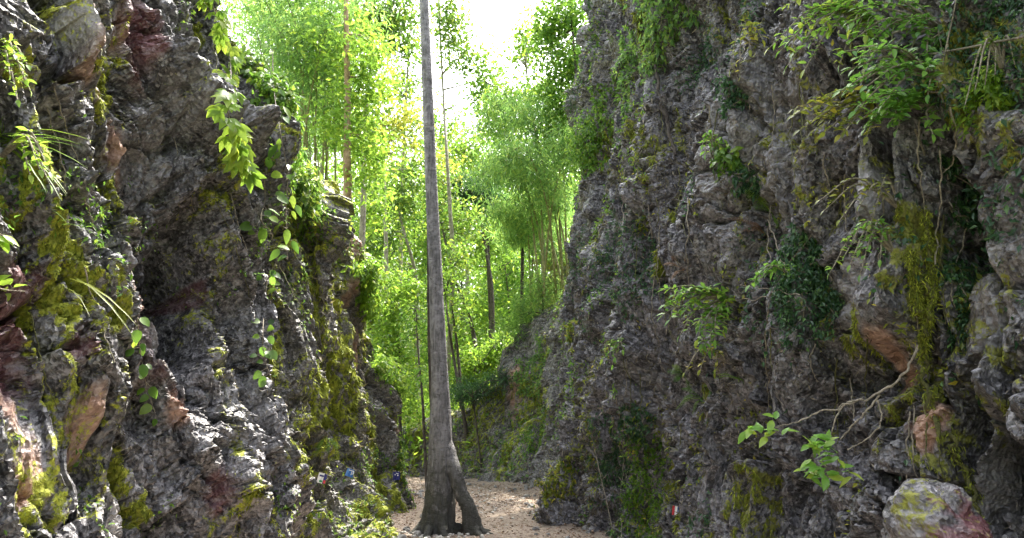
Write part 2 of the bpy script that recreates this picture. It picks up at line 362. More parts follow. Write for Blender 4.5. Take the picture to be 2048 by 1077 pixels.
# ------------------------------------------------------------------ rock cutting
CLIFFS = {}
def cliff(name, label, plan, mat, H, lean, seed, kd, rows, amp=1.0, flare=(0, 1), rot=0.0, stretch=.6, feats=(), patches=(), moss=(.0, .35), cap=(0,0), cat='cliff', capslope=.15, zpow=1.0, rough=1.0, lead=0.0):
    plan = np.asarray(plan, float)
    dense = smooth_line(plan, 800)
    seg = np.linalg.norm(np.diff(dense, axis=0), axis=1)
    arc = np.concatenate([[0], np.cumsum(seg)])
    dist = np.maximum(np.linalg.norm(dense, axis=1), 2.2)
    w = np.concatenate([[0], np.cumsum(seg / (kd * .5 * (dist[1:] + dist[:-1])))])
    nu = int(w[-1]) + 2
    wi = np.linspace(0, w[-1], nu)
    xy = np.stack([np.interp(wi, w, dense[:, 0]), np.interp(wi, w, dense[:, 1])], 1)
    s = np.interp(wi, w, arc)
    frac = np.interp(wi, w, np.linspace(0, 1, 800))
    kp = np.linspace(0, 1, len(plan))
    Hs = np.interp(frac, kp, H) if np.ndim(H) else np.full(nu, H)
    ls = np.interp(frac, kp, lean) if np.ndim(lean) else np.full(nu, lean)
    T = unit(np.gradient(xy, axis=0)); n2 = np.stack([T[:, 1], -T[:, 0]], 1)      # the corridor lies on this side
    ncap = 26
    v = np.linspace(0, 1, rows) ** zpow
    z = -0.35 + v[None, :] * (Hs[:, None] + .35)
    off = ls[:, None] * z - flare[0] * np.exp(-np.maximum(z, -.3) / flare[1]) + .5 * sstep(.93, 1.0, v)[None, :] ** 2
    cf = (np.linspace(0, 1, ncap + 1)[1:] ** 1.6 * .97)[None, :]
    nv = rows + ncap
    P = np.zeros((nu, nv, 3))
    P[:, :rows, 0] = xy[:, :1] - n2[:, :1] * off; P[:, :rows, 1] = xy[:, 1:] - n2[:, 1:] * off; P[:, :rows, 2] = z
    edge = P[:, rows - 1]
    cdist = np.hypot(edge[:, 0] - cap[0], edge[:, 1] - cap[1])[:, None] * cf
    P[:, rows:, 0] = edge[:, :1] + (cap[0] - edge[:, :1]) * cf; P[:, rows:, 1] = edge[:, 1:2] + (cap[1] - edge[:, 1:2]) * cf
    P[:, rows:, 2] = edge[:, 2:] + capslope * cdist
    z = P[..., 2]; off = np.concatenate([off, off[:, -1:] + cdist], 1)
    du = np.gradient(P, axis=0); dv = np.gradient(P, axis=1)
    Nn = unit(np.cross(du, dv)).reshape(-1, 3)
    P = P.reshape(-1, 3)
    # (u, v) run along and up the rock face in metres
    U = np.repeat(s, nv); Vv = (z + np.maximum(0, off - off[:, rows - 1:rows])).ravel()
    ca, sa = math.cos(rot), math.sin(rot)
    wu = fbm(U / 1.3, Vv / 1.3, seed + 50, 2) * .22; wv = fbm(U / 1.3, Vv / 1.3, seed + 60, 2) * .22
    a = (ca * U + sa * Vv) + wu; b = (-sa * U + ca * Vv) * stretch + wv
    D = .34 * fbm(U / 2.4, Vv / 2.4, seed, 2)
    f1, e1 = facets(a / .95, b / .95, seed + 1)
    D = D + .06 * f1 - .13 * np.exp(-e1 / .045) * sstep(-.3, .3, fbm(U / .8, Vv / .8, seed + 9, 2))
    for n_, (sc_, am_) in enumerate(((1.25, .62), (.62, .40), (.30, .16 * rough), (.145, .05 * rough), (.07, .03 * rough), (.034, .018 * rough))):
        t_ = .9 * n_ + .4
        x_ = (math.cos(t_) * a + math.sin(t_) * b) / sc_; y_ = (-math.sin(t_) * a + math.cos(t_) * b) / sc_
        wx = .22 * perlin(x_ * .8, y_ * .8, seed + 200 + n_); wy = .22 * perlin(x_ * .8 + 31, y_ * .8, seed + 210 + n_)
        D = D + am_ * chips(x_ + wx, y_ + wy, seed + 220 + n_)
    for sc_, am_, ck_, sd_ in ((.42, .125, .05, 61), (.19, .062, .022, 64), (.085, .030, .010, 67), (.042, .014, .0, 70)):   # broken blocks with real steps between them
        q_ = sd_ * .37
        x_ = (math.cos(q_) * a + math.sin(q_) * b) / sc_; y_ = (-math.sin(q_) * a + math.cos(q_) * b) / sc_ * .72
        fv_, ev_ = facets(x_ + .12 * perlin(x_ * .7, y_ * .7, seed + sd_ + 5), y_ + .12 * perlin(x_ * .7 + 9, y_ * .7, seed + sd_ + 6), seed + 300 + sd_)
        D = D + am_ * rough * .8 * fv_ - ck_ * rough * np.exp(-ev_ / .06)
    a2 = a; b2 = b
    for sc_, am_, sd_ in ((.9, .10, 81), (.40, .045, 82)):      # clefts
        D = D - am_ * rough * np.exp(-np.abs(fbm(a2 / sc_, b2 / sc_, seed + sd_, 2)) / .06)
    D = D + .010 * rough * fbm(a / .06, b / .06, seed + 84, 2)
    D = D * amp
    bp = proj(P)
    def locate(px, py):
        d2 = (bp[0] - px) ** 2 + (bp[1] - py) ** 2 + np.where(bp[2] < .3, 1e9, 0)
        return int(np.argmin(d2))
    for (px, py, ru, rv, depth, ang) in feats:           # hollows (<0) and bulges (>0), sizes in metres on the face
        k = locate(px, py)
        x = U - U[k]; y = Vv - Vv[k]
        c2, s2 = math.cos(ang), math.sin(ang)
        x, y = c2 * x + s2 * y, -s2 * x + c2 * y
        q = np.sqrt((x / ru) ** 2 + (y / rv) ** 2) + .22 * fbm(U / .6, Vv / .6, seed + 90, 3)
        g = 1 - (sstep(.5, 1.1, q) if depth < -.8 else sstep(.35, 1.15, q))
        if depth > 0: g = g * (.7 + .5 * f1)
        D = D + depth * g
    P = P + unit(Nn + np.array([0, -lead, .25 * lead])) * D[:, None]
    P[:, 2] += .07 * perlin(U / .4, Vv / .4, seed + 95) * amp
    t3 = np.repeat(np.concatenate([T, np.zeros((nu, 1))], 1), nv, 0)
    P += t3 * (.06 * amp * perlin(U / .3, Vv / .3, seed + 96))[:, None]
    w_ = P[:, 0] * .8 + P[:, 1] * .6                     # break up the stretched sides of deep hollows in real space
    for sc_, am_ in ((.30, .022), (.10, .010)):
        j_ = am_ * amp * np.stack([fbm(P[:, 2] / sc_ + 5, w_ / sc_, seed + 140, 2), fbm(P[:, 2] / sc_, (P[:, 0] * .7 - P[:, 1] * .7) / sc_ + 9, seed + 141, 2), .8 * fbm(P[:, 0] * 1.4 / sc_, w_ / sc_ + 3, seed + 142, 2)], 1)
        P = P + j_
    G = P.reshape(nu, nv, 3)
    N2 = unit(np.cross(np.gradient(G, axis=0), np.gradient(G, axis=1))).reshape(-1, 3)
    # masks: moss, orange, maroon, pale
    mk = np.zeros((len(P), 4))
    streak = fbm(U / .45, Vv / 1.6, seed + 100, 4); blot = fbm(U / 1.4, Vv / 1.4, seed + 110, 4)
    mk[:, 0] = np.clip(moss[0] + moss[1] * (streak * .8 + blot * .7) + .25 * np.clip(N2[:, 2], -.3, 1), 0, 1)
    mk[:, 0] += sstep(-.6, .4, Vv - np.repeat(Hs, nv)) * .6
    for (px, py, r, ch, amt) in patches:
        k = locate(px, py)
        q = np.sqrt((U - U[k]) ** 2 + (.75 * (Vv - Vv[k])) ** 2) / r + .55 * fbm(U / .35, Vv / .5, seed + 120 + ch, 4)
        g = amt * (1 - sstep(.45, 1.05, q)) * np.clip(1.0 + .9 * fbm(U / .12, Vv / .16, seed + 150 + ch, 3), 0, 1) ** (1 if ch else 0)
        mk[:, ch] = np.maximum(mk[:, ch], g)
        if ch: mk[:, 0] *= 1 - .85 * np.clip(g, 0, 1)
    mk[:, 0] *= np.clip(.75 + 1.1 * fbm(U / .10, Vv / .16, seed + 130, 3), 0, 1.2)
    mk = np.clip(mk, 0, 1)
    Q = grid_quads(nu, nv)
    o = mesh_obj(name, P, Q, mat, None, {'mask': mk}, False)
    tag(o, label, cat)
    pp = proj(P)
    face = np.repeat(np.arange(nu), nv)
    vis = (pp[2] > .5) & (((CAM - P) * N2).sum(1) > 0) & (pp[0] > -150) & (pp[0] < 2200) & (pp[1] > -250) & (pp[1] < 1250)
    ii = np.nonzero(vis)[0]
    CLIFFS[name + str(seed)] = dict(P=P[ii], N=N2[ii], px=pp[0][ii], py=pp[1][ii], d=pp[2][ii], moss=mk[ii, 0])
    print(name, nu, nv, len(P), round(time.time() - T0, 1))
    return CLIFFS[name + str(seed)]

def hit(px, py, C):
    d2 = (C['px'] - px) ** 2 + (C['py'] - py) ** 2
    c = np.nonzero(d2 < 36)[0]
    k = c[np.argmin(C['d'][c])] if len(c) else int(np.argmin(d2))
    return C['P'][k], C['N'][k]

R = math.radians
# near left face, with the big hollow
feat_L = [
    (445, 452, .76, .68, -4.1, 0), (405, 590, .3, .7, -.5, -.1), (405, 600, .36, .8, -.5, -.1), (405, 250, .8, .3, .6, -.3), (470, 330, .2, .3, .2, 0), (380, 380, .12, .3, .25, .2), (480, 700, .4, .9, -.15, -.1),
    (395, 130, .10, .12, -.32, 0), (250, 250, .35, .35, .16, 0), (235, 420, .30, .30, .34, 0), (160, 330, .25, .2, .12, 0),
    (300, 250, .5, .18, .12, .5), (430, 280, .5, .2, .18, -.6),
    (90, 560, .25, .6, .22, .35), (60, 720, .22, .5, -.2, 0), (190, 680, .25, .6, .15, .25), (300, 690, .12, .5, .16, .25),
    (330, 790, .16, .28, -.15, .2), (200, 960, .18, .3, -.28, .1), (290, 980, .12, .5, .2, .35),
    (490, 930, .42, .6, .36, .25), (560, 760, .12, .5, -.12, .0), (30, 200, .3, .4, .1, 0), (110, 330, .2, .25, -.22, 0), (120, 90, .25, .3, .18, 0),
    (300, 30, .4, .5, .12, 0), (45, 470, .2, .2, -.18, 0), (560, 480, .2, .8, -.12, 0),
]
pat_L = [
    (260, 290, .17, 1, .9), (215, 400, .22, 3, .9), (190, 380, .12, 1, .6), (300, 600, .20, 1, .85), (330, 545, .10, 2, .8), (440, 560, .1, 2, .6), (280, 60, .28, 2, .75), (250, 50, .15, 1, .6), (150, 75, .22, 3, .6),
    (150, 60, .1, 1, .5), (440, 950, .24, 1, .85), (450, 990, .14, 2, .7), (385, 800, .13, 1, .8), (380, 800, .08, 2, .7), (165, 810, .16, 1, .8), (170, 870, .14, 1, .7), (40, 940, .17, 1, .8), (10, 860, .12, 1, .7), (40, 620, .20, 2, .8), (15, 720, .2, 2, .7), (155, 700, .12, 2, .6),
    (300, 790, .14, 2, .7), (330, 700, .2, 2, .35), (290, 990, .20, 3, .9), (230, 690, .2, 3, .5), (340, 640, .2, 3, .55), (300, 650, .1, 3, .7), (330, 260, .5, 3, .25), (420, 180, .5, 3, .28), (500, 880, .5, 3, .22), (130, 150, .1, 1, .5), (200, 190, .1, 1, .5),
    (190, 190, .32, 0, .62), (240, 120, .25, 0, .6), (60, 420, .30, 0, .8), (120, 500, .28, 0, .85), (150, 580, .2, 0, .8), (220, 640, .2, 0, .75), (170, 990, .24, 0, .9), (210, 1030, .16, 0, .9), (60, 1000, .3, 0, .6), (330, 1010, .14, 0, .95), (310, 930, .12, 0, .9), (120, 860, .3, 0, .6), (250, 820, .2, 0, .5),
    (320, 340, .14, 0, .7), (20, 380, .25, 0, .75), (500, 60, .4, 0, .45), (420, 50, .2, 0, .6), (30, 130, .25, 0, .5),
]
C_L = cliff('rock_cliff', 'nearest dark rock face with a deep black hollow and rust stains', [(-2.5, -.6), (-2.35, 1.2), (-2.25, 3), (-2.05, 5), (-1.92, 6.6), (-2.25, 7.6), (-3.2, 8.2), (-5, 8.8)],
            M_ROCK_L, 8.2, [.06, .07, .09, .15, .17, .15, .12, .12], 3, .0047, 980, 1.0, (0, 1), .45, .62, feat_L, pat_L, (.14, .55), (-9, 3), rough=1.3, lead=.6)
# the two buttresses beyond it on the same side
C_M1 = cliff('rock_cliff', 'mossy rock buttress between the dark hollow face and the stepped buttress beside the tree', [(-5, 7.9), (-3.4, 7.7), (-2.55, 7.9), (-2.26, 8.6), (-2.24, 9.3), (-2.8, 10.0), (-4.5, 10.4)],
            M_ROCK_M, [5.1, 5.1, 5.0, 4.6, 4.3, 4.4, 4.6], [.07, .09, .12, .14, .14, .1, .1], 13, .0042, 560, .85, (.15, .5), .3, .5,
            [(650, 480, .2, .5, -.3, .2), (665, 600, .14, .5, -.3, .2), (600, 520, .1, 1.0, .2, .0), (640, 820, .25, .6, .12, 0)],
            [(598, 440, .2, 1, .9), (598, 500, .2, 1, .95), (606, 560, .2, 1, .9), (612, 610, .16, 1, .8), (600, 500, .1, 3, .6), (620, 420, .35, 0, .7), (650, 640, .4, 0, .75), (660, 820, .5, 0, .7), (660, 1030, .4, 0, .8)], (.42, .6), (-4.4, 9.1), rough=1.3, lead=.5)  # the upright orange and pale strip is sunlight painted into the colour
C_M2 = cliff('rock_cliff', 'stepped moss covered rock buttress rising directly behind the bare grey trunk', [(-5, 9.0), (-3.2, 9.1), (-2.25, 9.15), (-1.97, 9.9), (-1.85, 11.0), (-1.72, 12.2), (-2.0, 13.3), (-3.2, 14.2), (-6, 15)],
            M_ROCK_M, [4.7, 4.7, 4.7, 4.9, 4.6, 3.4, 2.8, 2.6, 2.6], [.08, .09, .12, .15, .17, .17, .14, .1, .1], 23, .0042, 560, .85, (.2, .4), .32, .5,
            [(700, 540, .12, .6, .12, .2), (690, 660, .16, .35, -.3, .2), (720, 480, .1, .6, .2, .1), (760, 760, .3, .3, .15, 0), (800, 950, .2, .2, -.2, 0), (690, 880, .12, .2, -.3, 0)],
            [(720, 480, .25, 1, .9), (700, 600, .28, 1, .7), (730, 700, .32, 1, .7), (810, 870, .25, 1, .75), (745, 560, .2, 1, .6), (760, 600, .3, 0, .6), (700, 800, .6, 0, .75), (760, 850, .5, 0, .7), (820, 930, .25, 0, .95), (740, 1010, .4, 0, .8), (650, 1000, .4, 0, .7)], (.40, .65), (-5, 12), rough=1.3, lead=.5)  # upper orange patches paint sunlight onto the face, the rest is rust and moss
# the long right hand face
feat_R = [
    (1440, 250, .8, .18, .14, .6), (1530, 200, .5, .5, .12, 0), (1320, 230, .12, .45, -.25, -.15), (1390, 400, .2, .3, -.15, 0), (1480, 90, .3, .3, .12, 0), (1290, 480, .25, .6, -.16, 0),
    (1820, 300, .12, .3, -.35, 0), (1820, 390, .08, .25, -.25, 0), (1930, 300, .22, .3, -.25, .5), (1925, 450, .16, .35, -.28, 0), (1750, 640, .42, .28, .25, .1), (1760, 740, .42, .18, -.18, .15), (1900, 600, .3, .5, .15, 0), (1520, 730, .12, .2, -.22, 0),
    (1950, 830, .10, .6, -.30, -.35), (1990, 980, .10, .4, -.25, -.25), (1690, 900, .35, .5, .12, 0), (1640, 820, .15, .2, -.15, 0), (1990, 740, .3, .3, .15, 0), (1560, 350, .3, .3, .15, 0), (1480, 520, .3, .3, .1, 0),
    (1600, 950, .12, .35, -.15, 0), (1420, 900, .4, .5, .1, 0), (1240, 500, .4, .8, .12, 0), (1200, 350, .5, .8, -.15, 0), (1180, 700, .3, .5, -.12, 0),
]
pat_R = [
    (1340, 420, .22, 0, .9), (1310, 520, .22, 0, .8), (1360, 340, .16, 0, .8), (1160, 560, .5, 0, .62), (1140, 800, .5, 0, .6), (1200, 480, .4, 0, .5), (1290, 60, .5, 0, .6), (1200, 300, .6, 0, .5), (1850, 470, .16, 0, .95), (1850, 560, .18, 0, .95), (1860, 640, .15, 0, .8),
    (1940, 120, .3, 0, .8), (1990, 210, .3, 0, .6), (1720, 670, .22, 0, .7), (1800, 780, .3, 0, .55), (1980, 780, .3, 0, .7), (1870, 850, .2, 0, .6), (2010, 560, .25, 0, .5), (1480, 1040, .5, 0, .65), (1380, 800, .2, 0, .6), (1720, 680, .2, 0, .6), (1640, 180, .3, 0, .4),
    (1780, 720, .12, 1, .8), (1860, 860, .12, 1, .9), (1470, 110, .25, 3, .45), (1560, 260, .5, 3, .35), (1400, 280, .4, 3, .3), (1720, 600, .2, 3, .5), (1480, 330, .4, 3, .3), (1790, 420, .16, 3, .6), (1600, 400, .3, 3, .3), (1990, 620, .25, 3, .35), (1280, 800, .5, 3, .2), (1400, 1000, .5, 3, .15), (2010, 950, .2, 3, .5), (1980, 1000, .2, 3, .5),
]
C_R = cliff('rock_cliff', 'tall grey brown rock face hung with roots, ferns and leafy shrubs', [(5, 17.6), (2.4, 16.6), (1.40, 15.4), (1.04, 13.7), (1.10, 11.5), (1.10, 9.3), (1.54, 7), (1.95, 5), (2.4, 3), (2.62, 1), (2.75, -.8)],
            M_ROCK_R, 10.0, [.05, .06, .06, .068, .07, .085, .08, .08, .07, .06, .06], 33, .0044, 1060, .95, (.05, .5), -.25, .55, feat_R, pat_R, (.07, .52), (13, 8), zpow=1.12, rough=1.3, lead=.45)
C_B = cliff('rock_bank', 'low mossy rock bank with a bare rusty scar where the path bends', [(-4.5, 20.5), (-2.4, 19.6), (-1.3, 18.6), (-.5, 17.9), (.3, 17.3), (1.0, 16.3), (1.6, 15.0)],
            M_ROCK_M, [1.0, 1.2, 2.2, 3.8, 4.5, 4.9, 5.2], [.25, .28, .28, .25, .22, .18, .12], 43, .0030, 300, .8, (.2, .4), .1, .5,
            [], [(1030, 760, .35, 1, .9), (1015, 800, .3, 1, .8), (960, 820, 1.2, 0, .6), (1060, 820, .8, 0, .7)], (.15, .55), (1, 24), cat='rock bank', capslope=.2)

# ------------------------------------------------------------------ ground, path
def terrain():
    x = np.concatenate([np.linspace(-160, -12, 40), np.linspace(-11.5, 9.5, 85), np.linspace(10, 160, 40)])
    y = np.concatenate([np.linspace(-60, -6, 16), np.linspace(-5, 24, 117), np.linspace(24.6, 60, 60), np.linspace(63, 260, 40)])
    X, Y = np.meshgrid(x, y, indexing='ij')
    u = X.ravel(); v = Y.ravel()
    z = -.05 + sstep(19, 55, v) * 7 + sstep(45, 140, v) * 16 + .25 * fbm(u / 6, v / 6, 5, 4) * sstep(18.5, 26, v)
    z += sstep(9, 30, np.abs(u)) * 9
    return np.stack([u, v, z], 1), grid_quads(len(x), len(y)), x, y
gv, gq, _, _ = terrain()
tag(mesh_obj('ground', gv, gq[:, ::-1], M_SOIL), kind='structure')
def ground_z(x, y):
    return float(-.05 + sstep(19, 55, np.float64(y)) * 7 + sstep(45, 140, np.float64(y)) * 16 + sstep(9, 30, abs(np.float64(x))) * 9)

cl = smooth_line([(-.1, -3), (-.1, 3), (-.35, 7), (-.45, 10), (-.55, 13), (-.75, 15.3), (-2.3, 17.2), (-5, 18), (-9, 18.2)], 420)
tn = unit(np.gradient(cl, axis=0)); nn = np.stack([tn[:, 1], -tn[:, 0]], 1)
wv = np.linspace(-2.9, 2.9, 110)
PX = cl[:, None, :] + nn[:, None, :] * wv[None, :, None]
hh = .02 + .022 * fbm(PX[..., 0].ravel() / .9, PX[..., 1].ravel() / .9, 3, 4) + .10 * sstep(1.0, 2.2, np.abs(np.broadcast_to(wv, PX.shape[:2]).ravel())) + .012 * perlin(PX[..., 0].ravel() / .09, PX[..., 1].ravel() / .09, 9)
def path_z(x, y):
    k = np.argmin((PX[..., 0] - x) ** 2 + (PX[..., 1] - y) ** 2); return float(hh[k])
tag(mesh_obj('path', np.concatenate([PX.reshape(-1, 2), hh[:, None]], 1), grid_quads(len(cl), len(wv))[:, ::-1], M_PATH), kind='structure')

# fallen leaves and gravel on the path
n = 15000
k = rng.integers(150, 420, n); off = np.where(rng.random(n) < .55, rng.choice([-1.0, 1.0], n) * rng.normal(1.5, .4, n), rng.normal(0, .9, n)).clip(-2.3, 2.3)
xy = cl[k] + nn[k] * off[:, None] + rng.normal(0, .1, (n, 2))
zz = np.array([hh[np.clip(kk * len(wv) + int((o + 2.9) / 5.8 * 109), 0, len(hh) - 1)] for kk, o in zip(k, off)]) + .008
an = rng.random(n) * 6.283
tag(leaves('fallen_leaves', M_DRY, None, np.c_[xy, zz], np.c_[np.cos(an), np.sin(an), rng.normal(0, .25, n)], np.c_[rng.normal(0, .3, (n, 2)), np.ones(n)], rng.uniform(.02, .07, n), 'far', rng.random(n)), 'dry fallen leaves strewn over the earth path', 'fallen leaves', kind='stuff')

def pebble_geo(g, c, r, squash=.7):
    a = np.linspace(0, np.pi, 6)[:, None]; b = np.linspace(0, 2 * np.pi, 8, endpoint=False)[None]
    V = np.stack([np.sin(a) * np.cos(b), np.sin(a) * np.sin(b), np.cos(a) * np.ones_like(b) * squash], -1)
    V = V * (1 + .18 * rng.standard_normal((6, 8, 1)) * np.sin(a)[..., None]) * r + c
    idx = np.arange(48).reshape(6, 8); nx = np.roll(idx, -1, 1)
    g.add(V.reshape(-1, 3), np.stack([idx[:-1], idx[1:], nx[1:], nx[:-1]], -1).reshape(-1, 4))
g = Geo()
for i in range(420):
    if i < 120: p = at(880 + rng.normal(0, 45), 1050 + rng.normal(0, 6), 10.4); x, y = p[0] + rng.normal(0, .1), 10.2 + rng.normal(0, .3)
    else: kk = rng.integers(170, 400); o = rng.normal(0, 1.2); x, y = cl[kk] + nn[kk] * o
    pebble_geo(g, (x, y, path_z(x, y) + .005), rng.uniform(.010, .032))
g2 = Geo()
for i in range(260):
    kk = rng.integers(150, 400); o = (rng.choice([-1.0, 1.0]) * rng.uniform(.75, 1.9)); x, y = cl[kk] + nn[kk] * o
    pebble_geo(g2, (x, y, path_z(x, y) + .01), rng.uniform(.02, .075) * rng.uniform(.5, 1), .75)
tag(g2.build('rubble', M_RUBBLE, None, False), 'grey broken stones lying along both edges of the path', 'rubble', kind='stuff')
tag(g.build('gravel', M_STONE), 'small pale stones scattered over the path and round the trunk', 'gravel', kind='stuff')
print('ground', round(time.time() - T0, 1))

# ------------------------------------------------------------------ trees and bamboo
def rvec(n): return unit(rng.standard_normal((n, 3)))
def crown_points(blobs, Y, per, sd, squash=.8):
    """clump centres inside each ellipsoid, then leaves around the clumps"""
    out = []; cen = []
    for (cx, cy, rx, ry, cnt) in blobs:
        c = at(cx, cy, Y); s = np.linalg.norm(c - CAM) / FOC
        m = max(3, int(cnt / per))
        q = rvec(m) * (rng.random((m, 1)) ** .45)
        q = q * np.array([rx * s, max(rx, ry) * s * .9, ry * s]) + c
        cen.append(q)
        k = rng.integers(0, m, cnt)
        out.append(q[k] + rng.standard_normal((cnt, 3)) * sd * np.array([1, 1, squash]) * rng.uniform(.5, 1.3, (m, 1))[k])
    return np.vstack(out), np.vstack(cen)

def forest_tree(label, trunk, Y, blobs, mat, bark=None, r0=.10, leaf=.13, per=45, sd=.33, kind='far', group=None, nlimb=14, name='tree', cat='tree', tintbase=(.0, 1.0), droop=.35, foot=True):
    bark = bark or M_BARK_D
    pts = [at(px, py, Y + .25 * i * rng.normal()) for i, (px, py) in enumerate(trunk)]
    gz = ground_z(pts[0][0], pts[0][1])
    if foot: pts = [np.array([pts[0][0] + rng.normal(0, .1), pts[0][1], min(gz, pts[0][2] - .3) - .2])] + pts
    root = thing(name, (pts[0][0], pts[0][1], max(gz, pts[0][2])), label, cat, group)
    P, Cn = crown_points(blobs, Y, per, sd)
    r0 *= 1.3; g = Geo(); line = g.tube(pts, np.linspace(r0, r0 * .25, len(pts)), 8, 10 * len(pts), .03)
    ch = Cn[rng.permutation(len(Cn))[:nlimb]]
    hi = line[len(line) // 4:]
    for c in ch:
        below = hi[hi[:, 2] < c[2] + .2]
        src = below if len(below) else hi[:3]
        a = src[np.argmin(np.linalg.norm(src - c, axis=1) + .15 * (c[2] - src[:, 2]))]
        L = np.linalg.norm(c - a)
        mid = (a + c) / 2 + rng.normal(0, .07 * L, 3) + np.array([0, 0, .10 * L])
        g.tube([a, mid, c], [min(r0 * .45, .012 + .012 * L), .01, .005], 5, 9)
    g.build('trunk', bark, root)
    d = rvec(len(P)); d[:, 2] = d[:, 2] * .6 - droop
    nr = rvec(len(P)) * .8; nr[:, 2] += 1
    t = np.clip(tintbase[0] + (tintbase[1] - tintbase[0]) * rng.random(len(P)), 0, 1)
    leaves('crown', mat, root, P, d, nr, leaf * rng.uniform(.6, 1.25, len(P)), kind, t)
    return root

def bamboo(label, base, Y, culms, mat, nleaf, group=None, leaf=.2, plumes=7, r=.03, sd=.26, kind='slim', name='bamboo_clump'):
    """culms = [(top px, top py, arch in metres)], each its own part; sprays of narrow leaves along the upper half"""
    b = at(base[0], base[1], Y); gz = min(b[2], ground_z(b[0], b[1]) + 6)
    root = thing(name, b, label, 'bamboo', group)
    allp = []
    for (tx, ty, arch) in culms:
        t = at(tx, ty, Y + rng.normal(0, .9)); s = b + np.array([rng.normal(0, .25), rng.normal(0, .3), -.3])
        m1 = s * .45 + t * .55 + np.array([-(t[0] - s[0]) * .22, 0, .35 * abs(arch)])
        tip = t + np.array([arch * .55, rng.normal(0, .3), -.35 * abs(arch)])
        g = Geo(); c = g.tube([s, m1, t, tip], [r, r * .8, r * .45, .006], 6, 26)
        for kk in range(5, 24):                                # node rings
            pass
        up = c[9:]
        sp = []
        for q in range(plumes * 2):
            a = up[rng.integers(0, len(up))]
            e = a + rvec(1)[0] * np.array([1, 1, .35]) * rng.uniform(.3, .8) + np.array([0, 0, -.12])
            g.tube([a, (a + e) / 2 + np.array([0, 0, .08]), e], [.006, .005, .003], 4, 6)
            sp.append(np.linspace(a, e, 5)[1:] - np.array([0, 0, .03]))
        sp = np.vstack(sp + [up[4:]])
        g.build('culm', M_CULM, root)
        allp.append(sp)
    A = np.vstack(allp); k = rng.integers(0, len(A), nleaf)
    P = A[k] + rng.standard_normal((nleaf, 3)) * sd * np.array([1, 1, .6])
    d = rvec(nleaf) * np.array([1, 1, .5]); d[:, 2] -= .55
    nr = rvec(nleaf) * .7; nr[:, 2] += 1
    leaves('foliage', mat, root, P, d, nr, leaf * rng.uniform(.6, 1.25, nleaf), kind)
    return root

# ---- the big bare trunk on the path
Y0 = 10.4
tr_px = [(881, 1046), (881, 1000), (881, 940), (881, 880), (881, 810), (878, 720), (873, 600), (870, 520), (864, 400), (857, 230), (852, 100), (848, 0), (843, -160), (838, -330), (836, -460)]
tr_w = [62, 57, 51, 45, 39, 32.5, 28.5, 26, 24, 21.5, 19, 17, 15, 13, 11]
base0 = at(881, 1046, Y0)
big = thing('tree', (base0[0], Y0, path_z(base0[0], Y0)), 'tall bare grey trunk with flared split roots standing on the path', 'tree')
cen = np.array([at(px, py, Y0) for px, py in tr_px]); cen[0, 2] = path_z(cen[0, 0], Y0) - .06
nst, kk = 230, 72
c = smooth_line(cen, nst)
rad = np.interp(np.linspace(0, 1, nst), np.linspace(0, 1, len(tr_w)), np.array(tr_w) / 2 / FOC * np.linalg.norm(cen - CAM, axis=1))
th = np.linspace(0, 2 * np.pi, kk, endpoint=False)
hz = c[:, 2] - c[0, 2]
fl = np.zeros((nst, kk))
for ang, a_, wd, hgt in ((R(186), 1.0, .34, .22), (R(228), .6, .24, .26), (R(284), .8, .22, .22), (R(320), .25, .2, .3), (R(130), .5, .3, .3), (R(255), .22, .14, .8), (R(205), .2, .16, .9), (R(300), .2, .16, .8)):
    dth = (th - ang + np.pi) % (2 * np.pi) - np.pi
    fl += a_ * np.exp(-(dth / wd) ** 2)[None] * np.exp(-(hz / hgt) ** 1.3)[:, None]
rr = rad[:, None] * (1 + .9 * fl - .12 * np.exp(-hz / .3)[:, None])
tt = np.broadcast_to(th, rr.shape)
rr = rr * (1 + .035 * perlin((tt * 2.2 / 6.283 * 6).ravel(), np.repeat(hz, kk) * 1.2, 4).reshape(rr.shape) + (.018 + .09 * np.exp(-hz / 1.1)[:, None]) * fbm((np.cos(tt) * 4).ravel(), (np.sin(tt) * 4).ravel() + np.repeat(hz, kk) * 2.2, 8, 3).reshape(rr.shape))
V = c[:, None, :] + rr[..., None] * np.stack([np.cos(tt), np.sin(tt), np.zeros_like(tt)], -1)
idx = np.arange(nst * kk).reshape(nst, kk); nx = np.roll(idx, -1, 1)
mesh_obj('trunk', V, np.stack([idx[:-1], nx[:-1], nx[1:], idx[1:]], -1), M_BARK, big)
g = Geo()                                    # the leaning prop root on the right, with an open gap under it
zr = path_z(.0, 10.3)
e0 = at(950, 1040, 10.25); e0[2] = zr - .1
leg = g.tube([at(884, 850, 10.42), at(896, 900, 10.36), at(909, 945, 10.3), at(924, 990, 10.27), at(938, 1020, 10.25), e0], [.06, .095, .10, .09, .10, .15], 22, 44, .05)
for dx, dy in ((.26, -.1), (.12, -.25), (-.14, -.1), (.2, .25)):
    g.tube([leg[-9], leg[-4] + np.array([dx * .4, dy * .4, -.02]), (e0[0] + dx, e0[1] + dy, zr - .03)], [.07, .06, .02], 8, 10, .06)
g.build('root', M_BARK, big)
g = Geo()
for a in range(11):                           # surface roots running out of the flare
    an = a / 11 * 6.283 + rng.normal(0, .15); L = rng.uniform(.35, .62)
    if math.cos(an) > .2: L *= .5
    p0 = cen[0] + np.array([math.cos(an) * .26, math.sin(an) * .26, .16]); p2 = cen[0] + np.array([math.cos(an + .2) * L, math.sin(an + .2) * L, .045])
    p3 = cen[0] + np.array([math.cos(an + .3) * (L + .15), math.sin(an + .3) * (L + .15), .02])
    g.tube([p0, (p0 + p2) / 2 + np.array([0, 0, -.03]), p2, p3], [.06, .045, .03, .012], 9, 14, .06)
g.build('root', M_BARK, big)
